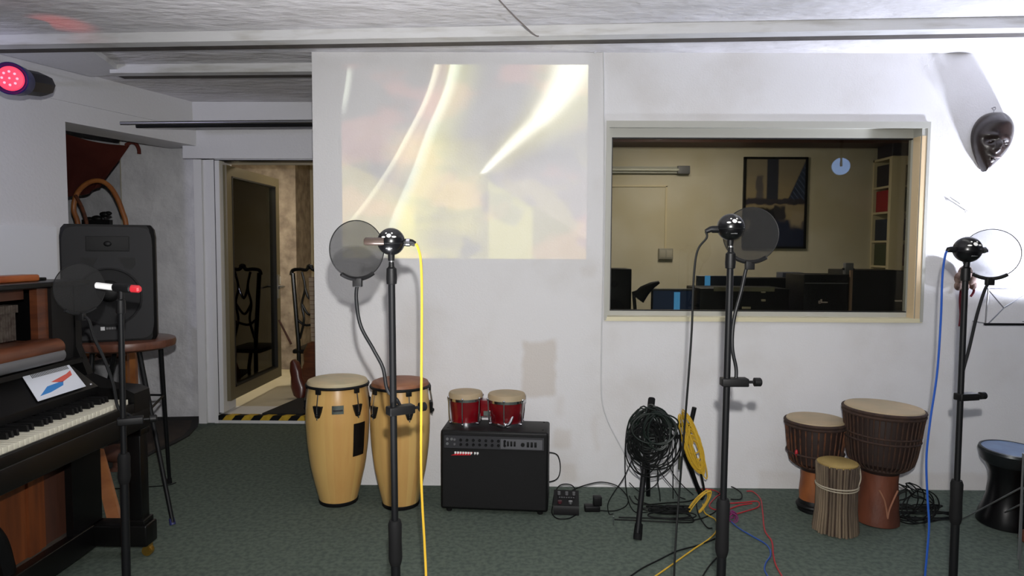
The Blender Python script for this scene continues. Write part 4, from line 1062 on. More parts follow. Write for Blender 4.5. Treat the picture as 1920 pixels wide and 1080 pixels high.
for (x, y) in ((x0,by-.18),(x1,by-.18),(x0,by),(x1,by)):
    m = MB(off=ch.location); m.cyl((x,y,1.005), (x,y,1.28), .013, .016, seg=12); m.build('leg', 'honey', ch)
# dark things hanging in the hoop
m = MB(off=at(185,405,by+.1)); p = at(178,412,by+.1)
for (px, py, r) in ((168,412,.03),(182,410,.035),(196,402,.03),(203,400,.022)): m.sphere(at(px,py,by+.1), r, 14, (1.2,.8,.7))
m.box(at(160,430,by+.12), at(205,412,by+.08)); p0_ = at(186,430,by+.1)
m.cyl((p0_.x,by+.1,1.006), p0_, .015)
tag(m.build('dark_fitting', 'black'), 'dark lumpy metal fitting seen through the hoop chair back', 'fitting')
# maroon cloth stretched across the top of the niche
def cloth(corn, nx, nz, sag, mat, amp=.03):
    m = MB(off=corn[0]); a, b, c, d = [V(q) for q in corn]; vs = []
    for j in range(nz+1):
        row = []
        for i in range(nx+1):
            u, v = i/nx, j/nz
            p = a*(1-u)*(1-v)+b*u*(1-v)+c*u*v+d*(1-u)*v
            p.z -= sag*math.sin(pi*u)*(1-v*.5); p.y += amp*math.sin(u*9+v*3)*v
            row.append(m.bm.verts.new(p-m.off))
        vs.append(row)
    for j in range(nz):
        for i in range(nx): m.bm.faces.new((vs[j][i], vs[j][i+1], vs[j+1][i+1], vs[j+1][i]))
    return m
cy = 5.12
m = cloth([at(120,250,4.9), at(243,273,5.15), at(190,352,5.15), at(120,372,4.95)], 24, 18, .02, None)
bmesh.ops.solidify(m.bm, geom=m.bm.faces[:], thickness=.006)
cl = m.build('hanging_cloth', 'maroon_cloth'); tag(cl, 'maroon cloth stretched across the top of the wall niche', 'cloth')
m = MB(off=cl.location); m.tube(catmull([at(236,272,5.14), at(246,267,5.13), at(255,270,5.12), at(260,279,5.12), at(261,288,5.13)], 6), [.014]*25, 8); m.build('twisted_corner', 'maroon_cloth', cl)
# plank leaning behind the piano end
a, b = fl(219,1002), at(188,880,3.42)
m = MB(off=a); d = (b-a)
m.prism([a+Vector((-.03,0,0)), a+Vector((.035,0,0)), b+d*.35+Vector((.035,0,0)), b+d*.35+Vector((-.03,0,0))], (0,.02,0))
tag(m.build('wooden_plank', 'honey'), 'orange-brown wooden plank leaning behind the end of the piano', 'plank')
m = MB(off=fl(215,900)); p = fl(222,880)
m.sphere(p+Vector((0,0,.10)), .10, 16, (1.1,.7,.55)); m.sphere(p+Vector((.10,.0,.07)), .05, 12, (.8,.8,1.3)); m.lathe([(.05,0),(.03,.02),(.03,.06)], p, 14)
tag(m.build('carved_stool', 'brown_wood'), 'low carved brown wooden stool on the rug below the high table', 'stool')
# rug
zc = .0
poly = [fl(374,783), fl(371,800), fl(355,818), fl(330,832), fl(290,850), fl(250,872), fl(200,880), Vector((-2.80,4.45,0)), Vector((-3.0,5.15,0))]
m = MB(off=poly[4]); m.prism([V(p.x,p.y,.001) for p in poly], (0,0,.010)); rg = m.build('rug', 'rug_edge'); tag(rg, 'dark rug with a black border lying in the niche beside the rough wall', 'rug')
cx_ = sum((p for p in poly), Vector())/len(poly)
m = MB(off=poly[4]); m.prism([V((p.x-cx_.x)*.80+cx_.x,(p.y-cx_.y)*.80+cx_.y,.0105) for p in poly], (0,0,.0015)); m.build('rug_field', 'rug', rg)
P_ = [fl(x, y, .003) for x, y in ((130,905),(200,916),(270,913),(312,910),(330,905))]
cable('thin_floor_cable', 'thin dark cable lying on the carpet behind the piano end', P_, .003, 'cable')

# ================================================================ stage lamp on the left wall
L0 = at(6, 148, 3.2); L1 = at(90, 161, 3.45)
lp = thing('stage_lamp', 'black and blue stage lamp with a glowing red lens at the upper left', 'lamp', (L0+L1)/2)
ax = (L1-L0); axn = ax.normalized()
m = MB(off=lp.location); R=None
m.tube([at(30,152,3.22), at(36,152,3.25), at(74,158,3.40), at(86,160,3.45), at(92,162,3.47)], [.060,.062,.060,.05,.02], 8); m.build('rear_housing', M('dark_navy', (18,18,30), .4), lp)
hd = at(19,147,3.12); dv = (Vector((0.35,-1.0,-0.12))).normalized(); Rh = aim(dv)
m = MB(off=lp.location); m.lathe([(1e-5,-.14),(.05,-.14),(.070,-.10),(.074,0),(.069,.004),(.058,-.008),(1e-5,-.008)], hd, 32, R=Rh); m.build('lamp_head', M('navy_blue_housing', (24,34,110), .35), lp)
m = MB(off=lp.location); m.lathe([(1e-5,-.006),(.056,-.006),(.052,.003),(.03,.008),(1e-5,.010)], hd, 32, R=Rh); ln = m.build('red_lens', 'led_red', lp)
m = MB(off=lp.location)
u_ = Rh @ Vector((1,0,0)); v_ = Rh @ Vector((0,1,0))
for k_ in range(9):
    a_ = 2*pi*k_/8; r_ = .03 if k_ < 8 else 0
    m.sphere(hd+dv*.007+u_*(r_*math.cos(a_))+v_*(r_*math.sin(a_)), .006, 8)
m.build('led_dots', emis('pink_dots', (255,150,170), 1.6), ln)
m = MB(off=lp.location); tp_ = on_left(72,158); m.cyl(at(66,156,3.40), tp_, .012); m.build('wall_bracket', 'black_metal', lp)

# ================================================================ small things on the floor near the amplifier
p = fl(1062, 966); fp0 = Vector((p.x, p.y+.06, 0))
fp_ = thing('effects_pedal', 'small black floor pedal box lying between the amplifier and the cables', 'pedal', fp0, rotz=math.radians(-4))
m = MB(); m.prism([(-.062,-.06,0),(-.062,.065,0),(-.062,.065,.085),(-.062,-.055,.045),(-.062,-.06,.03)], (.13,0,0)); m.build('box_body', 'black', fp_)
for x in (-.035,.005,.042):
    m = MB(); m.cyl((x,.03,.072), (x,.03,.088), .008, seg=12); m.build('pedal_knob', 'grey', fp_)
for x in (-.03,.025):
    m = MB(); m.cyl((x,-.03,.05), (x,-.03,.063), .011, seg=14); m.build('footswitch', M('dim_red_switch', (70,26,34), .4) if x < 0 else 'steel', fp_)
m = MB()
for i in range(7): m.box((-.035+i*.012,.0,.0665), (-.028+i*.012,.004,.0705), rot=Rx(math.radians(18)))
m.build('pedal_lettering', 'grey', fp_)
p = fl(1112, 958)
pw = thing('power_adapter', 'black plug adapter lying on the carpet right of the floor pedal', 'adapter', (p.x, p.y, 0))
m = MB(); m.box((-.045,-.02,0), (.035,.03,.03), bev=.006); m.build('adapter_body', 'black', pw)
m = MB(); m.box((.0,-.01,.028), (.045,.03,.075), bev=.005); m.build('plug_block', 'black', pw)
def W(px, py): return fl(px, py, .004)
cable('amplifier_cable', 'thin cable looping out from the back of the amplifier on its right side',
      [at(1010,847,3.56), at(1040,850,3.60), at(1049,862,3.60), at(1050,885,3.6), at(1041,900,3.6), at(1010,907,3.56)], .0028, 'cable')
cable('pedal_cable', 'short black cable looping over the floor pedal', [W(1036,948), at(1040,925,3.45), at(1050,910,3.5), at(1066,908,3.5), at(1077,915,3.5), at(1079,935,3.45), W(1080,960)], .003, 'cable')
cable('pedal_cable', 'black cable curling in front of the floor pedal', [W(1036,950), W(1035,962), W(1045,972), W(1066,972), W(1082,964)], .003, 'cable')
cable('supply_cable', 'black cable rising from the floor pedal along the wall to the cable tripod', [at(1068,922,3.45), at(1090,912,3.5), at(1125,904,3.5), at(1155,910,3.48), at(1172,925,3.45), at(1178,938,3.4), W(1172,950), W(1150,958), W(1112,956)], .003, 'cable')

# ================================================================ tripod carrying cable coils
foot1 = fl(1195,1012); YK = foot1.y
top1 = at(1222,748,3.36)
tr = thing('tripod_stand', 'black tripod stand hung with coiled cables below the studio window', 'stand', (at(1220,930,3.4).x, 3.4, 0))
to = tr.location
m = MB(off=to); m.cyl(foot1+Vector((0,0,.03)), top1, .0135, seg=14); sh_ = m.build('front_leg', 'black_metal', tr)
m = MB(off=to); dd = (top1-foot1).normalized(); m.tube([foot1+dd*.0, foot1+dd*.01, foot1+dd*.07, foot1+dd*.075], [.019,.021,.019,.014], 14); m.build('rubber_foot', 'rubber', sh_)
m = MB(off=to); m.tube([top1-dd*.075, top1-dd*.07, top1, top1+dd*.005], [.015,.018,.018,.015], 14); m.build('rubber_end', 'rubber', sh_)
f2 = fl(1316,938); m = MB(off=to); q0 = at(1302,764,3.40); q1 = at(1283,850,3.42)
m.cyl(q0, q1, .012, seg=12); pr_ = m.build('prong', 'black_metal', tr)
m = MB(off=to); m.cyl(q1, f2+Vector((0,0,.01)), .012, seg=12); m.build('rear_leg', 'black_metal', tr)
f3 = fl(1170,925); m = MB(off=to); m.cyl(at(1214,830,3.40), Vector((at(1216,900,3.60).x,3.60,.0)), .012, seg=12); m.build('rear_leg', 'black_metal', tr)
for (y_, x1) in ((797,1290),(820,1286)):
    m = MB(off=to); m.cyl(at(1218,y_+2,3.37), at(x1,y_-2 if y_ > 800 else y_,3.41), .011, seg=12); m.build('arm', 'black_metal', tr)
# coils
def coil(name, label, c, ax_, bx_, n, jit, r, mat, tilt=0, depth=.05, seed=1, seg=6, steps=18, closedrop=None, group=None):
    random.seed(seed); P = []
    for k_ in range(n*steps):
        if k_ % steps == 0: sx = 1+random.uniform(-jit, jit*.3); sz = 1+random.uniform(-jit, jit*.3); ox = random.uniform(-jit, jit)*ax_*.4; oz = random.uniform(-jit, jit)*bx_*.4; oy = random.uniform(-depth, depth)
        a_ = 2*pi*k_/steps
        x = math.sin(a_)*ax_*sx+ox; z = math.cos(a_)*bx_*sz+oz
        xr = x*math.cos(tilt)-z*math.sin(tilt); zr = x*math.sin(tilt)+z*math.cos(tilt)
        P.append(V(c)+Vector((xr, oy+.6*depth*math.sin(a_*.5), zr)))
    m = MB(off=P[0]); m.tube(catmull(P, 2), r, seg); return tag(m.build(name, mat), label, 'cable', group)
k_ = 3.36/F
coil('cable_coil', 'large tangled coil of black cable hung on the tripod', at(1218,828,3.17), 41*k_, 47*k_, 30, .62, .0034, 'cable', depth=.035, seed=4)
coil('cable_coil', 'dark green cable coil hung over the top of the tripod', at(1224,800,3.18), 36*k_, 35*k_, 18, .55, .0038, 'green_cable', depth=.045, seed=9)
coil('cable_coil', 'yellow cable coil hung over the right prong of the tripod', at(1301,838,3.38), 14*k_, 56*k_, 22, .60, .0034, 'yellow', tilt=math.radians(18), depth=.02, seed=5)
coil('cable_coil', 'thin black loops hanging inside the yellow coil on the prong', at(1303,872,3.42), 7*k_, 60*k_, 3, .3, .003, 'cable', tilt=math.radians(17), depth=.015, seed=6)
hang = [([(1195,770),(1180,790),(1174,815),(1172,870),(1176,930),(1190,960),(1215,975)], 3.36, 'black cable loop falling from the left side of the tripod'),
        ([(1186,860),(1170,895),(1150,925),(1140,945),(1142,965),(1150,978)], 3.33, 'black jack cable trailing off to the left of the tripod'),
        ([(1200,866),(1206,890),(1228,893),(1250,880),(1252,866)], 3.34, 'short cable loop below the black coil'),
        ([(1230,872),(1245,895),(1262,915),(1272,930),(1285,936)], 3.40, 'cable falling steeply right from the black coil'),
        ([(1250,860),(1262,888),(1280,910),(1300,928)], 3.42, 'cable falling to the red cables on the floor'),
        ([(1258,800),(1260,830),(1262,880),(1262,935)], 3.42, 'thin cable hanging straight below the tripod arm'),
        ([(1234,870),(1233,900),(1237,925),(1238,940)], 3.38, 'thin pale-tipped cable hanging at the middle of the tripod'),
        ([(1180,905),(1200,922),(1222,915),(1235,900),(1232,880)], 3.40, 'loose cable curve low on the left tripod side')]
for pts, Y, lb in hang:
    P = [at(x, y, Y) for x, y in pts]; P = [Vector((p.x, p.y, max(p.z, .006))) for p in P]
    cable('hanging_cable', lb, P, .0026, 'cable')
m = MB(off=at(1275,840,3.4)); m.cyl(at(1275,800,3.4), at(1275,858,3.4), .003, seg=6); o = tag(m.build('hanging_connector', 'cable'), 'jack connector hanging from the tripod arm beside the yellow coil', 'connector')
m = MB(off=at(1275,840,3.4)); m.cyl(at(1275,856,3.4), at(1274,880,3.4), .008, seg=10); m.build('connector_barrel', M('grey_green_metal', (96,98,84), .4, metal=.4), o)
# cables on the floor
FC = [('dark cable loop on the carpet left of the tripod foot', 'cable', [(1152,974),(1200,976),(1260,979),(1300,978),(1285,962),(1240,952),(1200,940),(1190,930)]),
      ('black cable drooping across the carpet behind the tripod', 'cable', [(1180,930),(1190,944),(1215,946),(1250,943),(1290,940),(1310,932)]),
      ('second dark cable running to the base of the middle microphone stand', 'cable', [(1160,970),(1230,972),(1300,975),(1340,960),(1352,940)]),
      ('black cable running off to the lower edge', 'cable', [(1345,1008),(1310,1022),(1270,1033),(1235,1050),(1205,1065),(1180,1082)]),
      ('black cable curving below the stand base at the lower edge', 'cable', [(1350,1040),(1335,1055),(1325,1068),(1315,1085)]),
      ('black cable loop lying right of the tripod', 'cable', [(1305,940),(1310,965),(1325,988),(1335,990)]),
      ('black cable loop behind the middle microphone stand', 'cable', [(1345,930),(1358,912),(1375,914),(1390,925),(1388,936),(1370,936)]),
      ('red cable snaking right of the middle stand to the lower edge', 'red', [(1400,921),(1412,922),(1426,936),(1430,960),(1434,994),(1447,1015),(1450,1040),(1455,1060),(1468,1083)]),
      ('red cable loop lying on the carpet by the middle stand', 'red', [(1365,944),(1395,942),(1420,940),(1422,950),(1400,958),(1375,964),(1362,958),(1385,948),(1410,944)]),
      ('red cable bundle lying behind the tripod prong', 'red', [(1305,920),(1325,917),(1345,922),(1355,935),(1345,955),(1330,948),(1345,930),(1360,926)]),
      ('blue cable curving across the carpet under the red cable', 'blue', [(1368,975),(1385,990),(1410,1005),(1438,1022),(1445,1040),(1436,1055),(1434,1070),(1445,1088)]),
      ('yellow cable running from the tripod to the lower edge', 'yellow', [(1318,945),(1322,962),(1342,975),(1343,995),(1330,1010),(1300,1030),(1265,1055),(1225,1083)])]
for lb, mt_, pts in FC:
    cable('floor_cable', lb, [fl(x, y, .004+.002*(i % 3)) for i, (x, y) in enumerate(pts)], .0034, mt_)
coil('cable_coil', 'flat coil of black cable lying on the carpet behind the tripod foot', fl(1255,958,.02), .12, .015, 9, .3, .0034, 'cable', depth=.06, seed=21)
coil('cable_coil', 'yellow cable bundle lying on the carpet right of the tripod', fl(1308,950,.03), .03, .10, 5, .3, .0030, 'yellow', tilt=math.radians(-38), depth=.01, seed=22)
coil('cable_coil', 'small magenta cable knot beside the middle stand base', fl(1372,968,.02), .025, .022, 5, .3, .003, M('magenta_cable', (110,20,84), .5), depth=.02, seed=23)
coil('cable_coil', 'dark coil of black cable piled behind the right microphone stand', fl(1712,950,.09), .11, .085, 7, .45, .0032, 'cable', depth=.06, seed=24)
coil('cable_coil', 'flat pile of black cable lying on the carpet right of the large djembe', fl(1725,958,.02), .17, .016, 7, .3, .0036, 'cable', depth=.06, seed=25)
cable('floor_cable', 'black cable lying from the right coil towards the goblet drum', [fl(x, y, .004) for x, y in ((1715,968),(1745,978),(1775,970),(1790,976),(1800,978))], .003, 'cable')
m = MB(off=fl(1150,978)); p = at(1150,985,fl(1150,985).y); m.cyl(fl(1150,985,.004), fl(1150,985,.004)+Vector((0,0,.045)), .004, seg=8)
tag(m.build('jack_plug', 'chrome'), 'small chrome jack plug at a cable end left of the tripod foot', 'plug')
# cables fixed on the wall and ceiling
P = [at(1114,72,WY-.01), at(1128,92,WY-.008), at(1132,120,WY-.006), at(1133,300,WY-.006), at(1131,500,WY-.006), at(1128,640,WY-.006), at(1128,740,WY-.006), at(1138,785,WY-.008), at(1160,830,WY-.008), at(1185,875,WY-.01), at(1205,908,WY-.02)]
P[0].z = min(P[0].z, CZ-.006)
cable('wall_cable', 'white cable running down the white wall left of the studio window', P, .0042, 'white_cable')
P = [fl(925,-12,CZ-.004), fl(960,26,CZ-.004), fl(985,50,ZB-.004), fl(1003,66,ZB-.004), fl(1010,68,ZB-.004)]
cable('ceiling_cable', 'thin grey cable crossing the ceiling towards the beam', P, .0035, 'grey_cable')
# small nails on the wall
ms = at(1852,268,WY)
# ================================================================ carved mask on the wall
mk = thing('carved_mask', 'dark carved wooden face mask hanging on the bright wall at the upper right', 'mask', (ms.x, WY, ms.z), rotz=0)
def mask_mesh():
    m = MB(); nu, nv = 40, 40; W2 = .108; H2 = .162
    ta = math.radians(-12)
    grid = []
    for j in range(nv+1):
        t = j/nv; zc = H2-2*H2*t
        # width profile: broad at the brow, pointed at the chin
        if t < .38: wd_ = math.sqrt(max(0, 1-((.38-t)/.38)**2.2))
        else: wd_ = (1-((t-.38)/.62)**1.75)**.95
        wd_ = max(wd_, .02)*W2
        row = []
        for i in range(nu+1):
            u = -1+2*i/nu; x = u*wd_
            d = .085*math.sqrt(max(0, 1-u*u))**1.1*(.35+.65*min(1, wd_/W2*1.1))
            X = x/W2
            # forehead, brow ridge, sockets, nose, lips
            e = lambda cx, ct, sx, st: math.exp(-((X-cx)/sx)**2-((t-ct)/st)**2)
            d += .012*e(0,.20,.5,.12)
            d += .010*(e(.38,.44,.28,.025)+e(-.38,.44,.28,.025))
            d -= .022*(e(.38,.52,.24,.05)+e(-.38,.52,.24,.05))
            d += .009*(e(.38,.53,.17,.022)+e(-.38,.53,.17,.022))
            d += .028*e(0,.58,.085,.075)*1.0+.016*e(0,.66,.14,.03)
            d += .014*e(0,.775,.17,.02)+.012*e(0,.82,.14,.018)-.008*e(0,.798,.16,.008)
            d += .006*e(0,.93,.2,.05)
            row.append(Vector((x, -d-.012, zc)))
        grid.append(row)
    R = Ry(math.radians(11))
    vs = [[m.bm.verts.new(R @ p) for p in row] for row in grid]
    for j in range(nv):
        for i in range(nu): m.bm.faces.new((vs[j][i], vs[j+1][i], vs[j+1][i+1], vs[j][i+1]))
    back = [[m.bm.verts.new(R @ Vector((p.x*.97, -.004, p.z*.97))) for p in (row[0], row[-1])] for row in grid]
    for j in range(nv):
        m.bm.faces.new((vs[j][0], back[j][0], back[j+1][0], vs[j+1][0])); m.bm.faces.new((vs[j][nu], vs[j+1][nu], back[j+1][1], back[j][1]))
        m.bm.faces.new((back[j][0], back[j][1], back[j+1][1], back[j+1][0]))
    return m, R, H2, W2
m, R, H2, W2 = mask_mesh(); m.build('face', 'mask', mk, ang=60)
for s_ in (-1, 1):
    m = MB(); m.sphere(R @ Vector((s_*W2*.37, -.088 if s_ else 0, H2-2*H2*.53)), .013, 16, (1.25,.5,.45)); m.build('eyelid', 'mask', mk)
m = MB(); m.sphere(R @ Vector((0,-.112,H2-2*H2*.79)), .014, 16, (1.2,.5,.35)); m.build('mouth', M('worn_lip', (120,104,100), .4), mk)
m = MB(); m.torus((.012,-.02,H2+.020), .008, .0022, Rx(pi/2), 16, 6); m.cyl((.012,0,H2+.026), (.012,-.03,H2+.026), .0022, seg=6); m.cyl((.012,-.02,H2+.012), (.010,-.02,H2-.01), .002, seg=6); m.build('hanging_ring', 'steel', mk)

# hanging brown ornament on a thread behind the right microphone
nz = at(1811,395,WY-.02)
hg = thing('hanging_ornament', 'reddish brown ornament hanging on a thread behind the right microphone', 'ornament', nz)
m = MB(off=nz); m.cyl(at(1811,395,WY-.04), at(1811,395,WY), .003, seg=6); m.torus(at(1811,396,WY-.035), .006, .0015, Rx(pi/2), 12, 6); m.build('nail', 'steel', hg)
m = MB(off=nz); m.cyl(at(1811,397,WY-.035), at(1811,500,WY-.035), .0012, seg=6); m.build('thread', 'grey_cable', hg)
m = MB(off=nz)
for (px, py, r, mt_) in ((1810,512,.040,0),(1800,522,.032,0),(1820,524,.032,0),(1797,536,.024,0),(1824,535,.022,0),(1808,538,.028,0)): m.sphere(at(px,py,WY-.045), r, 14, (.9,.8,1.1))
m.build('carved_body', M('mottled_brown', (96,66,54), .7, col2=(150,128,116), vscale=22, bump=.006, bscale=40), hg)
m = MB(off=nz); m.tube(catmull([at(1803,535,WY-.04), at(1800,560,WY-.04), at(1801,590,WY-.04), at(1799,612,WY-.04)], 6), .006, 8); m.tube(catmull([at(1822,530,WY-.04), at(1826,545,WY-.04), at(1820,556,WY-.04)], 5), .006, 8); m.build('red_tassel', M('dark_red_yarn', (110,28,40), .9), hg)
for (x, y, px2) in ((1801,383,0),):
    m = MB(off=at(x,y,WY)); m.cyl(at(x,y,WY-.02), at(x,y,WY), .0025, seg=6); tag(m.build('wall_nail', 'steel'), 'bare nail in the wall just left of the ornament thread', 'nail')
# wire frame shelf at the right edge
Yw = WY-.13
wz0, wz1 = at(1880,608,Yw).z, at(1880,541,Yw).z; wx0 = at(1849,580,Yw).x; wx1 = at(1960,580,Yw).x
wf_ = thing('wire_frame', 'thin metal wire frame with crossed wires and dark lower bar at the right edge', 'frame', (wx0, Yw, wz0))
o_ = wf_.location
m = MB(off=o_); m.box((wx0-.006,Yw-.006,wz0-.006), (wx1,Yw+.006,wz0+.006)); m.build('bottom_bar', 'black', wf_)
m = MB(off=o_); e = .0028
m.cyl((wx0,Yw,wz0), (wx0+.006,Yw,wz1), e+.001, seg=8); m.cyl((wx0,Yw,wz1), (wx1,Yw,wz1), e, seg=8); m.build('rim_wire', 'steel', wf_)
m = MB(off=o_); pc = at(1882,577,Yw); m.cyl((wx0,Yw,wz1), pc, e, seg=8); m.cyl((wx0+.01,Yw,wz0), pc, e, seg=8); m.cyl(pc, at(1950,536,Yw), e, seg=8); m.build('cross_wire', 'steel', wf_)
m = MB(off=o_); 
for x in (wx0+.02, wx1-.02): m.cyl((x,Yw,wz0+.002), (x,WY,wz0+.002), .003, seg=8)
m.build('wall_bracket', 'steel', wf_)

# ================================================================ control room behind the glass
BY = 6.2
px0, px1 = at(1392,380,BY).x, at(1511,380,BY).x; z1, z0 = at(1450,295,BY).z, at(1450,466,BY).z
def poster_mat():
    m = bpy.data.materials.new('poster_print'); m.use_nodes = True; nt = m.node_tree; N = nt.nodes; L = nt.links; b = N['Principled BSDF']; b.inputs['Roughness'].default_value = .35; k = NB(nt)
    tc = N.new('ShaderNodeTexCoord'); sp = N.new('ShaderNodeSeparateXYZ'); L.new(tc.outputs['Object'], sp.inputs[0])
    u = k.div(sp.outputs['X'], px1-px0); v = k.sub(1, k.div(sp.outputs['Z'], z1-z0))
    cur = None
    def layer(c, f):
        nonlocal cur
        mx = N.new('ShaderNodeMix'); mx.data_type = 'RGBA'; L.new(f, mx.inputs[0])
        if cur is None: mx.inputs[6].default_value = lin((128,118,98))
        else: L.new(cur, mx.inputs[6])
        mx.inputs[7].default_value = lin(c); cur = mx.outputs[2]
    nz = N.new('ShaderNodeTexNoise'); nz.inputs['Scale'].default_value = 14; nz.inputs['Detail'].default_value = 5; L.new(tc.outputs['Object'], nz.inputs['Vector'])
    wob = k.mul(k.sub(nz.outputs['Fac'], .5), .10); uw = k.add(u, wob); vw = k.add(v, wob)
    layer((150,132,96), k.mul(k.ss(v, .1, .42), .6))
    layer((46,48,58), k.box(u, v, .37, .55, -.1, .47, .015))
    layer((86,80,78), k.box(uw, v, .20, .32, .20, .47, .02))
    tri = k.sub(u, k.sub(.98, k.mul(v, .62)))
    st = k.op('SINE', k.mul(k.add(k.mul(v, 1.0), k.mul(u, -.9)), 90))
    layer((44,52,70), k.mul(k.ss(tri, 0, .03), k.ss(v, .50, .47)))
    layer((96,110,136), k.mul(k.mul(k.ss(tri, .02, .05), k.ss(v, .50, .47)), k.mul(k.ss(st, .4, 1), .5)))
    layer((52,48,54), k.box(u, vw, 0, 1, .45, .52, .015))
    layer((20,21,25), k.mul(k.ss(vw, .54, .58), k.ss(uw, .60, .55)))
    layer((44,42,46), k.box(uw, vw, .50, .68, .54, .70, .02))
    layer((28,36,58), k.mul(k.ss(vw, .67, .72), k.ss(uw, .44, .5)))
    layer((128,118,106), k.box(uw, vw, .03, .12, .68, .80, .02))
    layer((150,136,112), k.box(uw, vw, .76, .95, .58, .76, .04))
    L.new(cur, b.inputs['Base Color']); return m
ps_ = thing('framed_poster', 'dark framed poster of city buildings and figures on the control room wall', 'poster', (px0, BY-.02, z0))
m = MB(off=ps_.location); f_ = .018
for (a, b_) in (((px0,BY-.03,z0),(px0+f_,BY,z1)), ((px1-f_,BY-.03,z0),(px1,BY,z1)), ((px0,BY-.03,z1-f_),(px1,BY,z1)), ((px0,BY-.03,z0),(px1,BY,z0+f_))): m.box(a, b_)
m.build('frame', 'black', ps_)
m = MB(off=(px0,BY-.02,z0)); m.box((px0+f_*.5,BY-.012,z0+f_*.5), (px1-f_*.5,BY-.004,z1-f_*.5)); m.build('print', poster_mat(), ps_)
a, b_ = at(1120,318,BY), at(1290,320,BY)
lt = thing('fluorescent_fixture', 'long unlit tube lamp fixed on the control room wall', 'lamp', (b_.x-.3, BY, b_.z))
m = MB(off=lt.location); m.box((b_.x-1.1,BY-.05,b_.z-.03), (b_.x-.10,BY,b_.z+.03)); m.build('fixture_body', M('dim_grey_lamp', (150,150,138), .5), lt)
m = MB(off=lt.location); m.tube([(b_.x-1.1,BY-.065,b_.z),(b_.x-.10,BY-.065,b_.z)], .014, 12); m.build('tube', M('dim_tube', (190,190,175), .3), lt)
m = MB(off=lt.location); m.box((b_.x-.11,BY-.075,b_.z-.036), (b_.x,BY,b_.z+.036), bev=.004); m.build('end_cap', 'grey', lt)
bx_ = at(1247,476,BY)
ck = thing('socket_box', 'grey socket box with conduit on the control room wall', 'socket', bx_)
m = MB(off=bx_); m.box(bx_+Vector((-.065,-.04,-.05)), bx_+Vector((.065,0,.05)), bev=.005); m.build('socket_body', M('grey_beige_plastic', (140,136,122), .5), ck)
for i in (-1, 1):
    m = MB(off=bx_); m.box(bx_+Vector((i*.031-.026,-.044,-.034)), bx_+Vector((i*.031+.026,-.039,.034)), bev=.002); m.build('socket_face', M('beige_face'+str(i), (160,154,138), .5), ck)
m = MB(off=bx_); ctop = at(1245,349,BY); cl_ = at(1130,348,BY); m.box((bx_.x-.008,BY-.012,bx_.z+.05), (bx_.x+.008,BY,ctop.z)); m.box((cl_.x,BY-.012,ctop.z-.008), (bx_.x+.008,BY,ctop.z+.008)); m.build('conduit', 'cream_paint', ck)
# desk and equipment
dk = thing('mixing_desk_table', 'dark desk under the equipment behind the studio window', 'desk', (1.6, 4.55, 0))
DZ = .80
m = MB(off=dk.location); m.box((.62,4.15,DZ-.03), (3.0,4.95,DZ)); m.build('desk_top', 'black', dk)
for (x, y) in ((.66,4.2),(2.96,4.2),(.66,4.9),(2.96,4.9)):
    m = MB(off=dk.location); m.box((x-.03,y-.03,0), (x+.03,y+.03,DZ-.03)); m.build('leg', 'black', dk)
def eq(name, label, cat, px0, px1, py, Y, dep, mat='black', parts=None, z0=None, bev=.006):
    z0 = DZ if z0 is None else z0
    x0, x1 = at(px0,545,Y).x, at(px1,545,Y).x; zt = at((px0+px1)/2, py, Y).z
    t = thing(name, label, cat, ((x0+x1)/2, Y, z0))
    m = MB(off=t.location); m.box((x0,Y,z0), (x1,Y+dep,zt), bev=bev); m.build('body', mat, t)
    return t, x0, x1, zt
t, x0, x1, zt = eq('studio_monitor', 'tall black studio monitor at the left side of the studio window', 'loudspeaker', 1120, 1184, 504, 4.45, .25)
m = MB(off=t.location); m.lathe([(.07,0),(.066,.006),(.03,.002),(1e-5,.004)], ((x0+x1)/2,4.45,.95), 28, R=Rx(pi/2)); m.build('woofer', 'rubber', t)
m = MB(off=t.location); m.lathe([(.022,0),(.02,.004),(1e-5,.006)], ((x0+x1)/2,4.45,1.12), 20, R=Rx(pi/2)); m.build('tweeter', 'rubber', t)
t = thing('desk_lamp', 'black jointed desk lamp leaning right beside the tall studio monitor', 'lamp', Vector((at(1195,580,4.4).x, 4.4, DZ)))
m = MB(off=t.location); m.lathe([(.05,DZ),(.05,DZ+.012),(1e-5,DZ+.015)], (t.location.x,4.4,0), 24); m.build('base', 'black', t)
m = MB(off=t.location); m.tube([Vector((t.location.x,4.4,DZ+.01)), at(1188,548,4.4), at(1216,540,4.4)], [.012,.012,.012], 10); m.build('arm', 'black', t)
m = MB(off=t.location); m.tube([at(1196,560,4.4), at(1208,545,4.4), at(1224,534,4.4), at(1236,529,4.4)], [.045,.038,.022,.010], 14); m.build('shade', 'black', t)
t, x0, x1, zt = eq('computer_screen', 'screen glowing dark blue at the lower left of the studio window', 'screen', 1222, 1300, 542, 4.45, .03)
m = MB(off=t.location); m.box((x0+.01,4.446,DZ+.02), (x1-.01,4.451,zt-.012)); m.build('blue_display', 'lcd', t)
m = MB(off=t.location); m.box((at(1264,560,4.44).x,4.441,DZ+.03), (at(1275,560,4.44).x,4.446,zt-.02)); m.build('bright_patch', 'blue_glow', t)
m = MB(off=t.location); m.box((x0-.01,4.44,zt-.008), (x1+.01,4.482,zt+.002)); m.build('top_bezel', 'grey', t)
t, x0, x1, zt = eq('computer_screen', 'dark blue grey screen behind the middle microphone stand', 'screen', 1306, 1395, 517, 4.8, .03, M('blue_grey_screen', (40,46,58), .3))
m = MB(off=t.location); m.box((at(1322,530,4.79).x,4.793,zt-.14), (at(1332,530,4.79).x,4.799,zt+.0)); m.build('bright_patch', 'blue_glow', t)  # blue reflection in the glass, built as a glowing strip on this screen
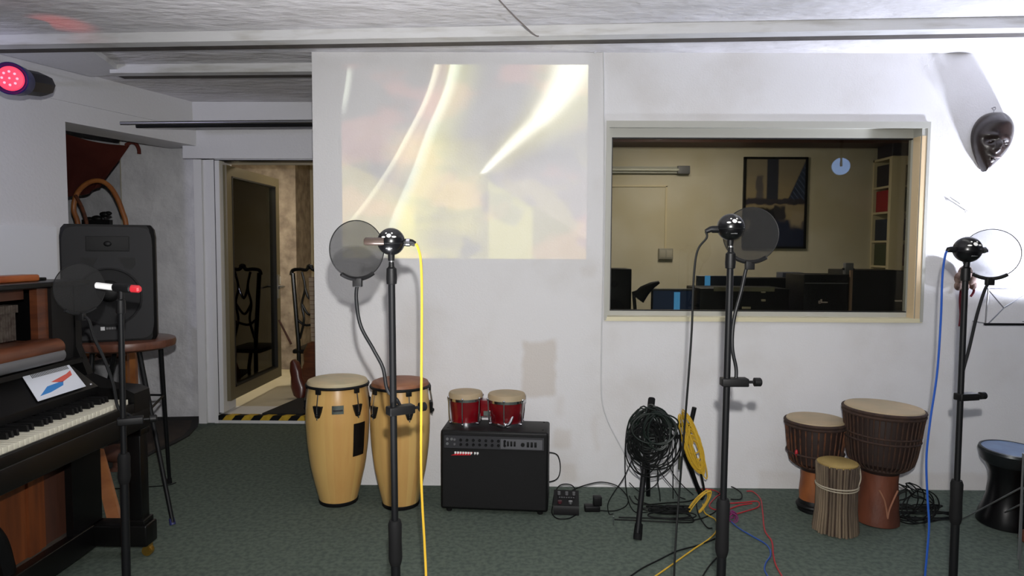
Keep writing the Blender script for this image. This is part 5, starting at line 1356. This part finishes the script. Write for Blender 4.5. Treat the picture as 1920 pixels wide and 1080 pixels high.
t, x0, x1, zt = eq('keyboard_synthesizer', 'black keyboard instrument with pale display strips behind the glass', 'keyboard', 1312, 1480, 541, 4.35, .35)
m = MB(off=t.location); m.box((at(1338,545,4.349).x,4.345,at(1340,546,4.35).z), (at(1452,545,4.349).x,4.351,at(1340,538,4.35).z)); m.build('display_strip', M('pale_strip', (120,116,92), .5), t)
for (px, py, w2, h2) in ((1399,577,8,2),(1431,547,4,2),(1431,563,4,2)):
    m = MB(off=t.location); p = at(px,py,4.35); m.box((p.x-w2*.0035,4.345,p.z-h2*.0035), (p.x+w2*.0035,4.351,p.z+h2*.0035)); m.build('panel_light', M('pale_mark', (190,180,150), .5), t)
t, x0, x1, zt = eq('rack_case', 'black rack case with low top behind the black keyboard instrument', 'case', 1388, 1488, 521, 4.8, .12)
t, x0, x1, zt = eq('rack_unit', 'small grey blue box on top of the equipment left of the logo amplifier', 'box', 1466, 1506, 511, 4.95, .12, M('grey_blue_box', (52,56,70), .5), z0=DZ)
t, x0, x1, zt = eq('guitar_combo', 'black combo box with a pale emblem behind the studio window', 'amplifier', 1507, 1591, 515, 4.3, .3)
m = MB(off=t.location); p = at(1542,565,4.3)
m.box((p.x-.022,4.294,p.z-.010), (p.x+.032,4.3,p.z-.002)); m.box((p.x-.026,4.294,p.z-.014), (p.x-.012,4.3,p.z+.004)); m.box((p.x-.014,4.294,p.z-.002), (p.x-.004,4.3,p.z+.014)); m.build('emblem', M('pale_emblem', (190,175,165), .5), t)
m = MB(off=t.location); z_ = at(1540,531,4.3).z; m.box((x0+.005,4.296,z_-.003), (x1-.005,4.3,z_+.003)); m.build('trim_line', 'grey', t)
zt2 = zt
t, x0, x1, zt = eq('equipment_case', 'large black case at the lower right of the studio window', 'case', 1598, 1700, 507, 4.3, .35)
m = MB(off=t.location); p = at(1684,564,4.3); m.box((p.x-.022,4.294,p.z-.005), (p.x+.022,4.3,p.z+.005)); m.build('small_label', M('pale_label', (190,180,170), .5), t)
m = MB(off=t.location); p = at(1595,545,4.3); m.box((p.x-.008,4.295,DZ), (p.x+.008,4.31,zt-.0)); m.build('edge_strip', M('copper_strip', (130,104,84), .5), t)
p = at(1590,515,4.36); p.z = zt2
t = thing('clip_holder', 'small grey box standing on the black combo box behind the glass', 'box', p)
m = MB(); m.box((-.026,-.02,0), (.026,.02,.075), bev=.004); m.build('body', 'grey', t)
m = MB(); m.cyl((-.038,0,.035), (.038,0,.035), .007, seg=10); m.build('side_pin', 'black', t)
# cabinet with open cream door and shelves of binders
CY = 5.88
sx0, sx1 = at(1666,400,CY).x, at(1780,400,CY).x
cb = thing('book_cabinet', 'cream cabinet with an open door and filled shelves at the right of the control room', 'cabinet', (sx0, CY, 0))
ztop = at(1690,292,CY).z
m = MB(off=cb.location); m.box((sx0+.02,CY+.3,0), (sx1,CY+.32,ztop)); m.box((sx1,CY,0), (sx1+.02,CY+.32,ztop)); m.box((sx0+.02,CY,ztop-.02), (sx1+.02,CY+.32,ztop)); m.build('cabinet_body', 'cream_paint', cb)
shz = [at(1690,y,CY).z for y in (348,397,452,500)]
for z in shz:
    m = MB(off=cb.location); m.box((sx0+.02,CY+.02,z-.012), (sx1,CY+.30,z+.006)); m.build('shelf', 'cream_paint', cb)
dd0, dd1 = at(1665,400,CY-.03).x, at(1692,400,CY-.03).x
m = MB(off=cb.location); m.box((dd0,CY-.06,.1), (dd1,CY-.02,at(1680,296,CY).z), bev=.004); m.box((dd1,CY-.06,at(1680,310,CY).z), (at(1708,400,CY).x,CY-.02,at(1680,296,CY).z)); m.build('cabinet_door', 'cream_paint', cb)
cols = [(150,30,34),(60,66,40),(40,34,40),(96,100,70),(70,40,36),(120,110,84),(34,40,54)]
random.seed(5); n_ = 0
names = ['red', 'olive', 'dark grey', 'pale green', 'maroon', 'tan', 'navy']
for si, z in enumerate(shz):
    x = sx0+.03; 
    for j in range(3):
        ci = [0,1,3][j] if si == 1 else (si*2+j*3+2) % 7
        wv = .055
        m = MB(off=(x, CY+.08, z)); m.box((x,CY+.06,z+.006), (x+wv,CY+.27,z+.006+.19), bev=.003)
        bm_ = 'binder_'+names[ci]
        if bm_ not in MAT: MAT[bm_] = M(bm_, cols[ci], .6)
        o = m.build('binder', bm_)
        tag(o, '%s binder, %s from the left on the %s shelf of the cream cabinet' % (names[ci], ['first','second','third'][j], ['topmost','second','third','lowest visible'][si]), 'binder', 'binders in the cream cabinet')
        x += wv+(.004 if j < 0 else (.10 if j == 0 else .06))
m = MB(off=(sx0+.05, CY+.1, ztop)); m.box((sx0+.03,CY+.03,ztop), (sx1,CY+.28,ztop+.13), bev=.01); tag(m.build('dark_box', M('dark_violet_box', (40,34,42), .6)), 'dark box lying on top of the cream cabinet', 'box')

# lamp seen as a blue glow in the glass: stands in the studio, at the right behind the photographer
vx = at(1577,312,WY+.09)
d_ = ray(1577,312); dep = 6.4; pv = CAM+d_*(dep/d_.y); gyy = WY+.09
pr = Vector((pv.x, 2*gyy-pv.y, pv.z))
sl = thing('stage_lamp', 'round stage lamp with bluish white light mounted high on the right side', 'lamp', pr)
dv = (Vector((2.2,WY,1.7))-pr).normalized(); R = aim(dv)
m = MB(); m.lathe([(1e-5,-.20),(.06,-.20),(.085,-.14),(.09,0),(.085,0),(.082,-.01),(1e-5,-.01)], (0,0,0), 28, R=R); m.build('housing', 'black', sl)
m = MB(); m.lathe([(1e-5,-.008),(.08,-.008),(.075,-.002),(1e-5,.002)], (0,0,0), 28, R=R); m.build('lens', 'led_white', sl)
m = MB(); m.cyl((0,0,0), (0,0,CZ-pr.z), .012); m.build('pole', 'black', sl)

# ================================================================ hall: ornate chair and stringed instrument
HY = 6.1
cx_ = at(578,520,HY).x
oc = thing('ornate_chair', 'black ornate high-backed chair standing in the hall behind the door', 'chair', (cx_, HY, HZ))
def hp_(lst, Y=HY): return [at(x, y, Y) for x, y in lst]
m = MB(off=oc.location); bl = hp_([(549,512),(553,560),(557,610),(560,650)]); bl.append(Vector((bl[-1].x, HY, HZ))); m.tube(catmull(bl, 6), .020, 10); m.build('back_post', 'black_gloss', oc)
m = MB(off=oc.location); br = hp_([(612,512),(610,560),(606,610),(603,650)]); br.append(Vector((br[-1].x, HY, HZ))); m.tube(catmull(br, 6), .020, 10); m.build('back_post', 'black_gloss', oc)
m = MB(off=oc.location); m.tube(catmull(hp_([(546,516),(549,507),(562,505),(574,506),(580,499),(588,506),(600,505),(612,507),(615,516)]), 6), .017, 10); m.sphere(at(581,500,HY), .035, 12, (1,.4,.7)); m.build('crest_rail', 'black_gloss', oc)
m = MB(off=oc.location)
for pts in ([(566,510),(572,540),(566,570),(570,600),(562,635)], [(596,510),(590,540),(596,570),(592,600),(600,635)], [(572,540),(580,560),(590,540)], [(558,600),(575,610),(604,602)], [(566,570),(580,590),(596,570)]):
    m.tube(catmull(hp_(pts), 6), .012, 8)
m.build('back_splat', 'black_gloss', oc)
sz_ = at(580,655,HY).z
m = MB(off=oc.location); m.box((bl[0].x-.01,HY-.02,sz_-.04), (br[0].x+.01,HY+.42,sz_), bev=.015); m.build('seat', 'black', oc)
for x in (bl[0].x+.02, br[0].x-.02):
    m = MB(off=oc.location); m.tube(catmull([(x,HY+.38,sz_-.03),(x-.01,HY+.41,(sz_+HZ)/2+.1),(x,HY+.38,HZ+.1),(x,HY+.40,HZ)], 6), .018, 10); m.build('front_leg', 'black_gloss', oc)
gi = thing('stringed_instrument', 'reddish brown stringed instrument leaning in the hall behind the glass door', 'instrument', (at(552,690,5.6).x, 5.6, HZ))
m = MB(off=gi.location); ob = at(552,690,5.6); 
rings = []
for (px, py, hw) in ((562,712,4),(560,706,12),(557,690,16),(552,672,11),(550,660,12),(547,645,9),(545,640,3)):
    p = at(px,py,5.6); w2 = hw/F*5.6
    rings.append([Vector((p.x+w2*math.cos(2*pi*k_/16), 5.6+.035*math.sin(2*pi*k_/16)+(p.z-HZ)*.15, p.z)) for k_ in range(16)])
rings = [[v-gi.location for v in r] for r in rings]
dz = min(v.z for r in rings for v in r)
for r in rings:
    for v in r: v.z -= dz
m.loft(rings); m.build('body', M('reddish_varnish', (80,34,24), .3, coat=.3), gi)
m = MB(off=gi.location); m.cyl(at(546,645,5.66), at(523,600,5.70), .010, .008, seg=10); m.build('neck', 'brown_wood', gi)
gn = thing('guitar_neck', 'pale fretted guitar leaning beside the black hall chair', 'guitar', (at(588,640,5.9).x, 5.9, HZ))
m = MB(off=gn.location); a = at(584,520,5.9); b_ = at(590,640,5.9); m.prism([a+Vector((-.025,0,0)), a+Vector((.025,0,0)), b_+Vector((.03,0,0)), b_+Vector((-.03,0,0))], (0,.02,0)); nk_ = m.build('neck', M('pale_fretboard', (150,134,112), .5), gn)
for i in range(14):
    m = MB(off=gn.location); p = a+(b_-a)*(i/14); m.box(p+Vector((-.026,-.003,-.002)), p+Vector((.026,0,.002))); m.build('fret', 'walnut', nk_)
m = MB(off=gn.location); R_ = None
for (z, w2) in ():
    pass
rr_ = [(0,.02),(.03,.14),(.14,.17),(.26,.12),(.36,.125),(.44,.08),(.46,.03)]
bz = b_.z
sc__ = max(.2, (bz-HZ))/.46
m.loft([[Vector((b_.x-gn.location.x+w2*math.cos(2*pi*k_/20)*.9, .03+.04*math.sin(2*pi*k_/20), z*sc__)) for k_ in range(20)] for z, w2 in rr_]); m.build('body', 'walnut', gn)
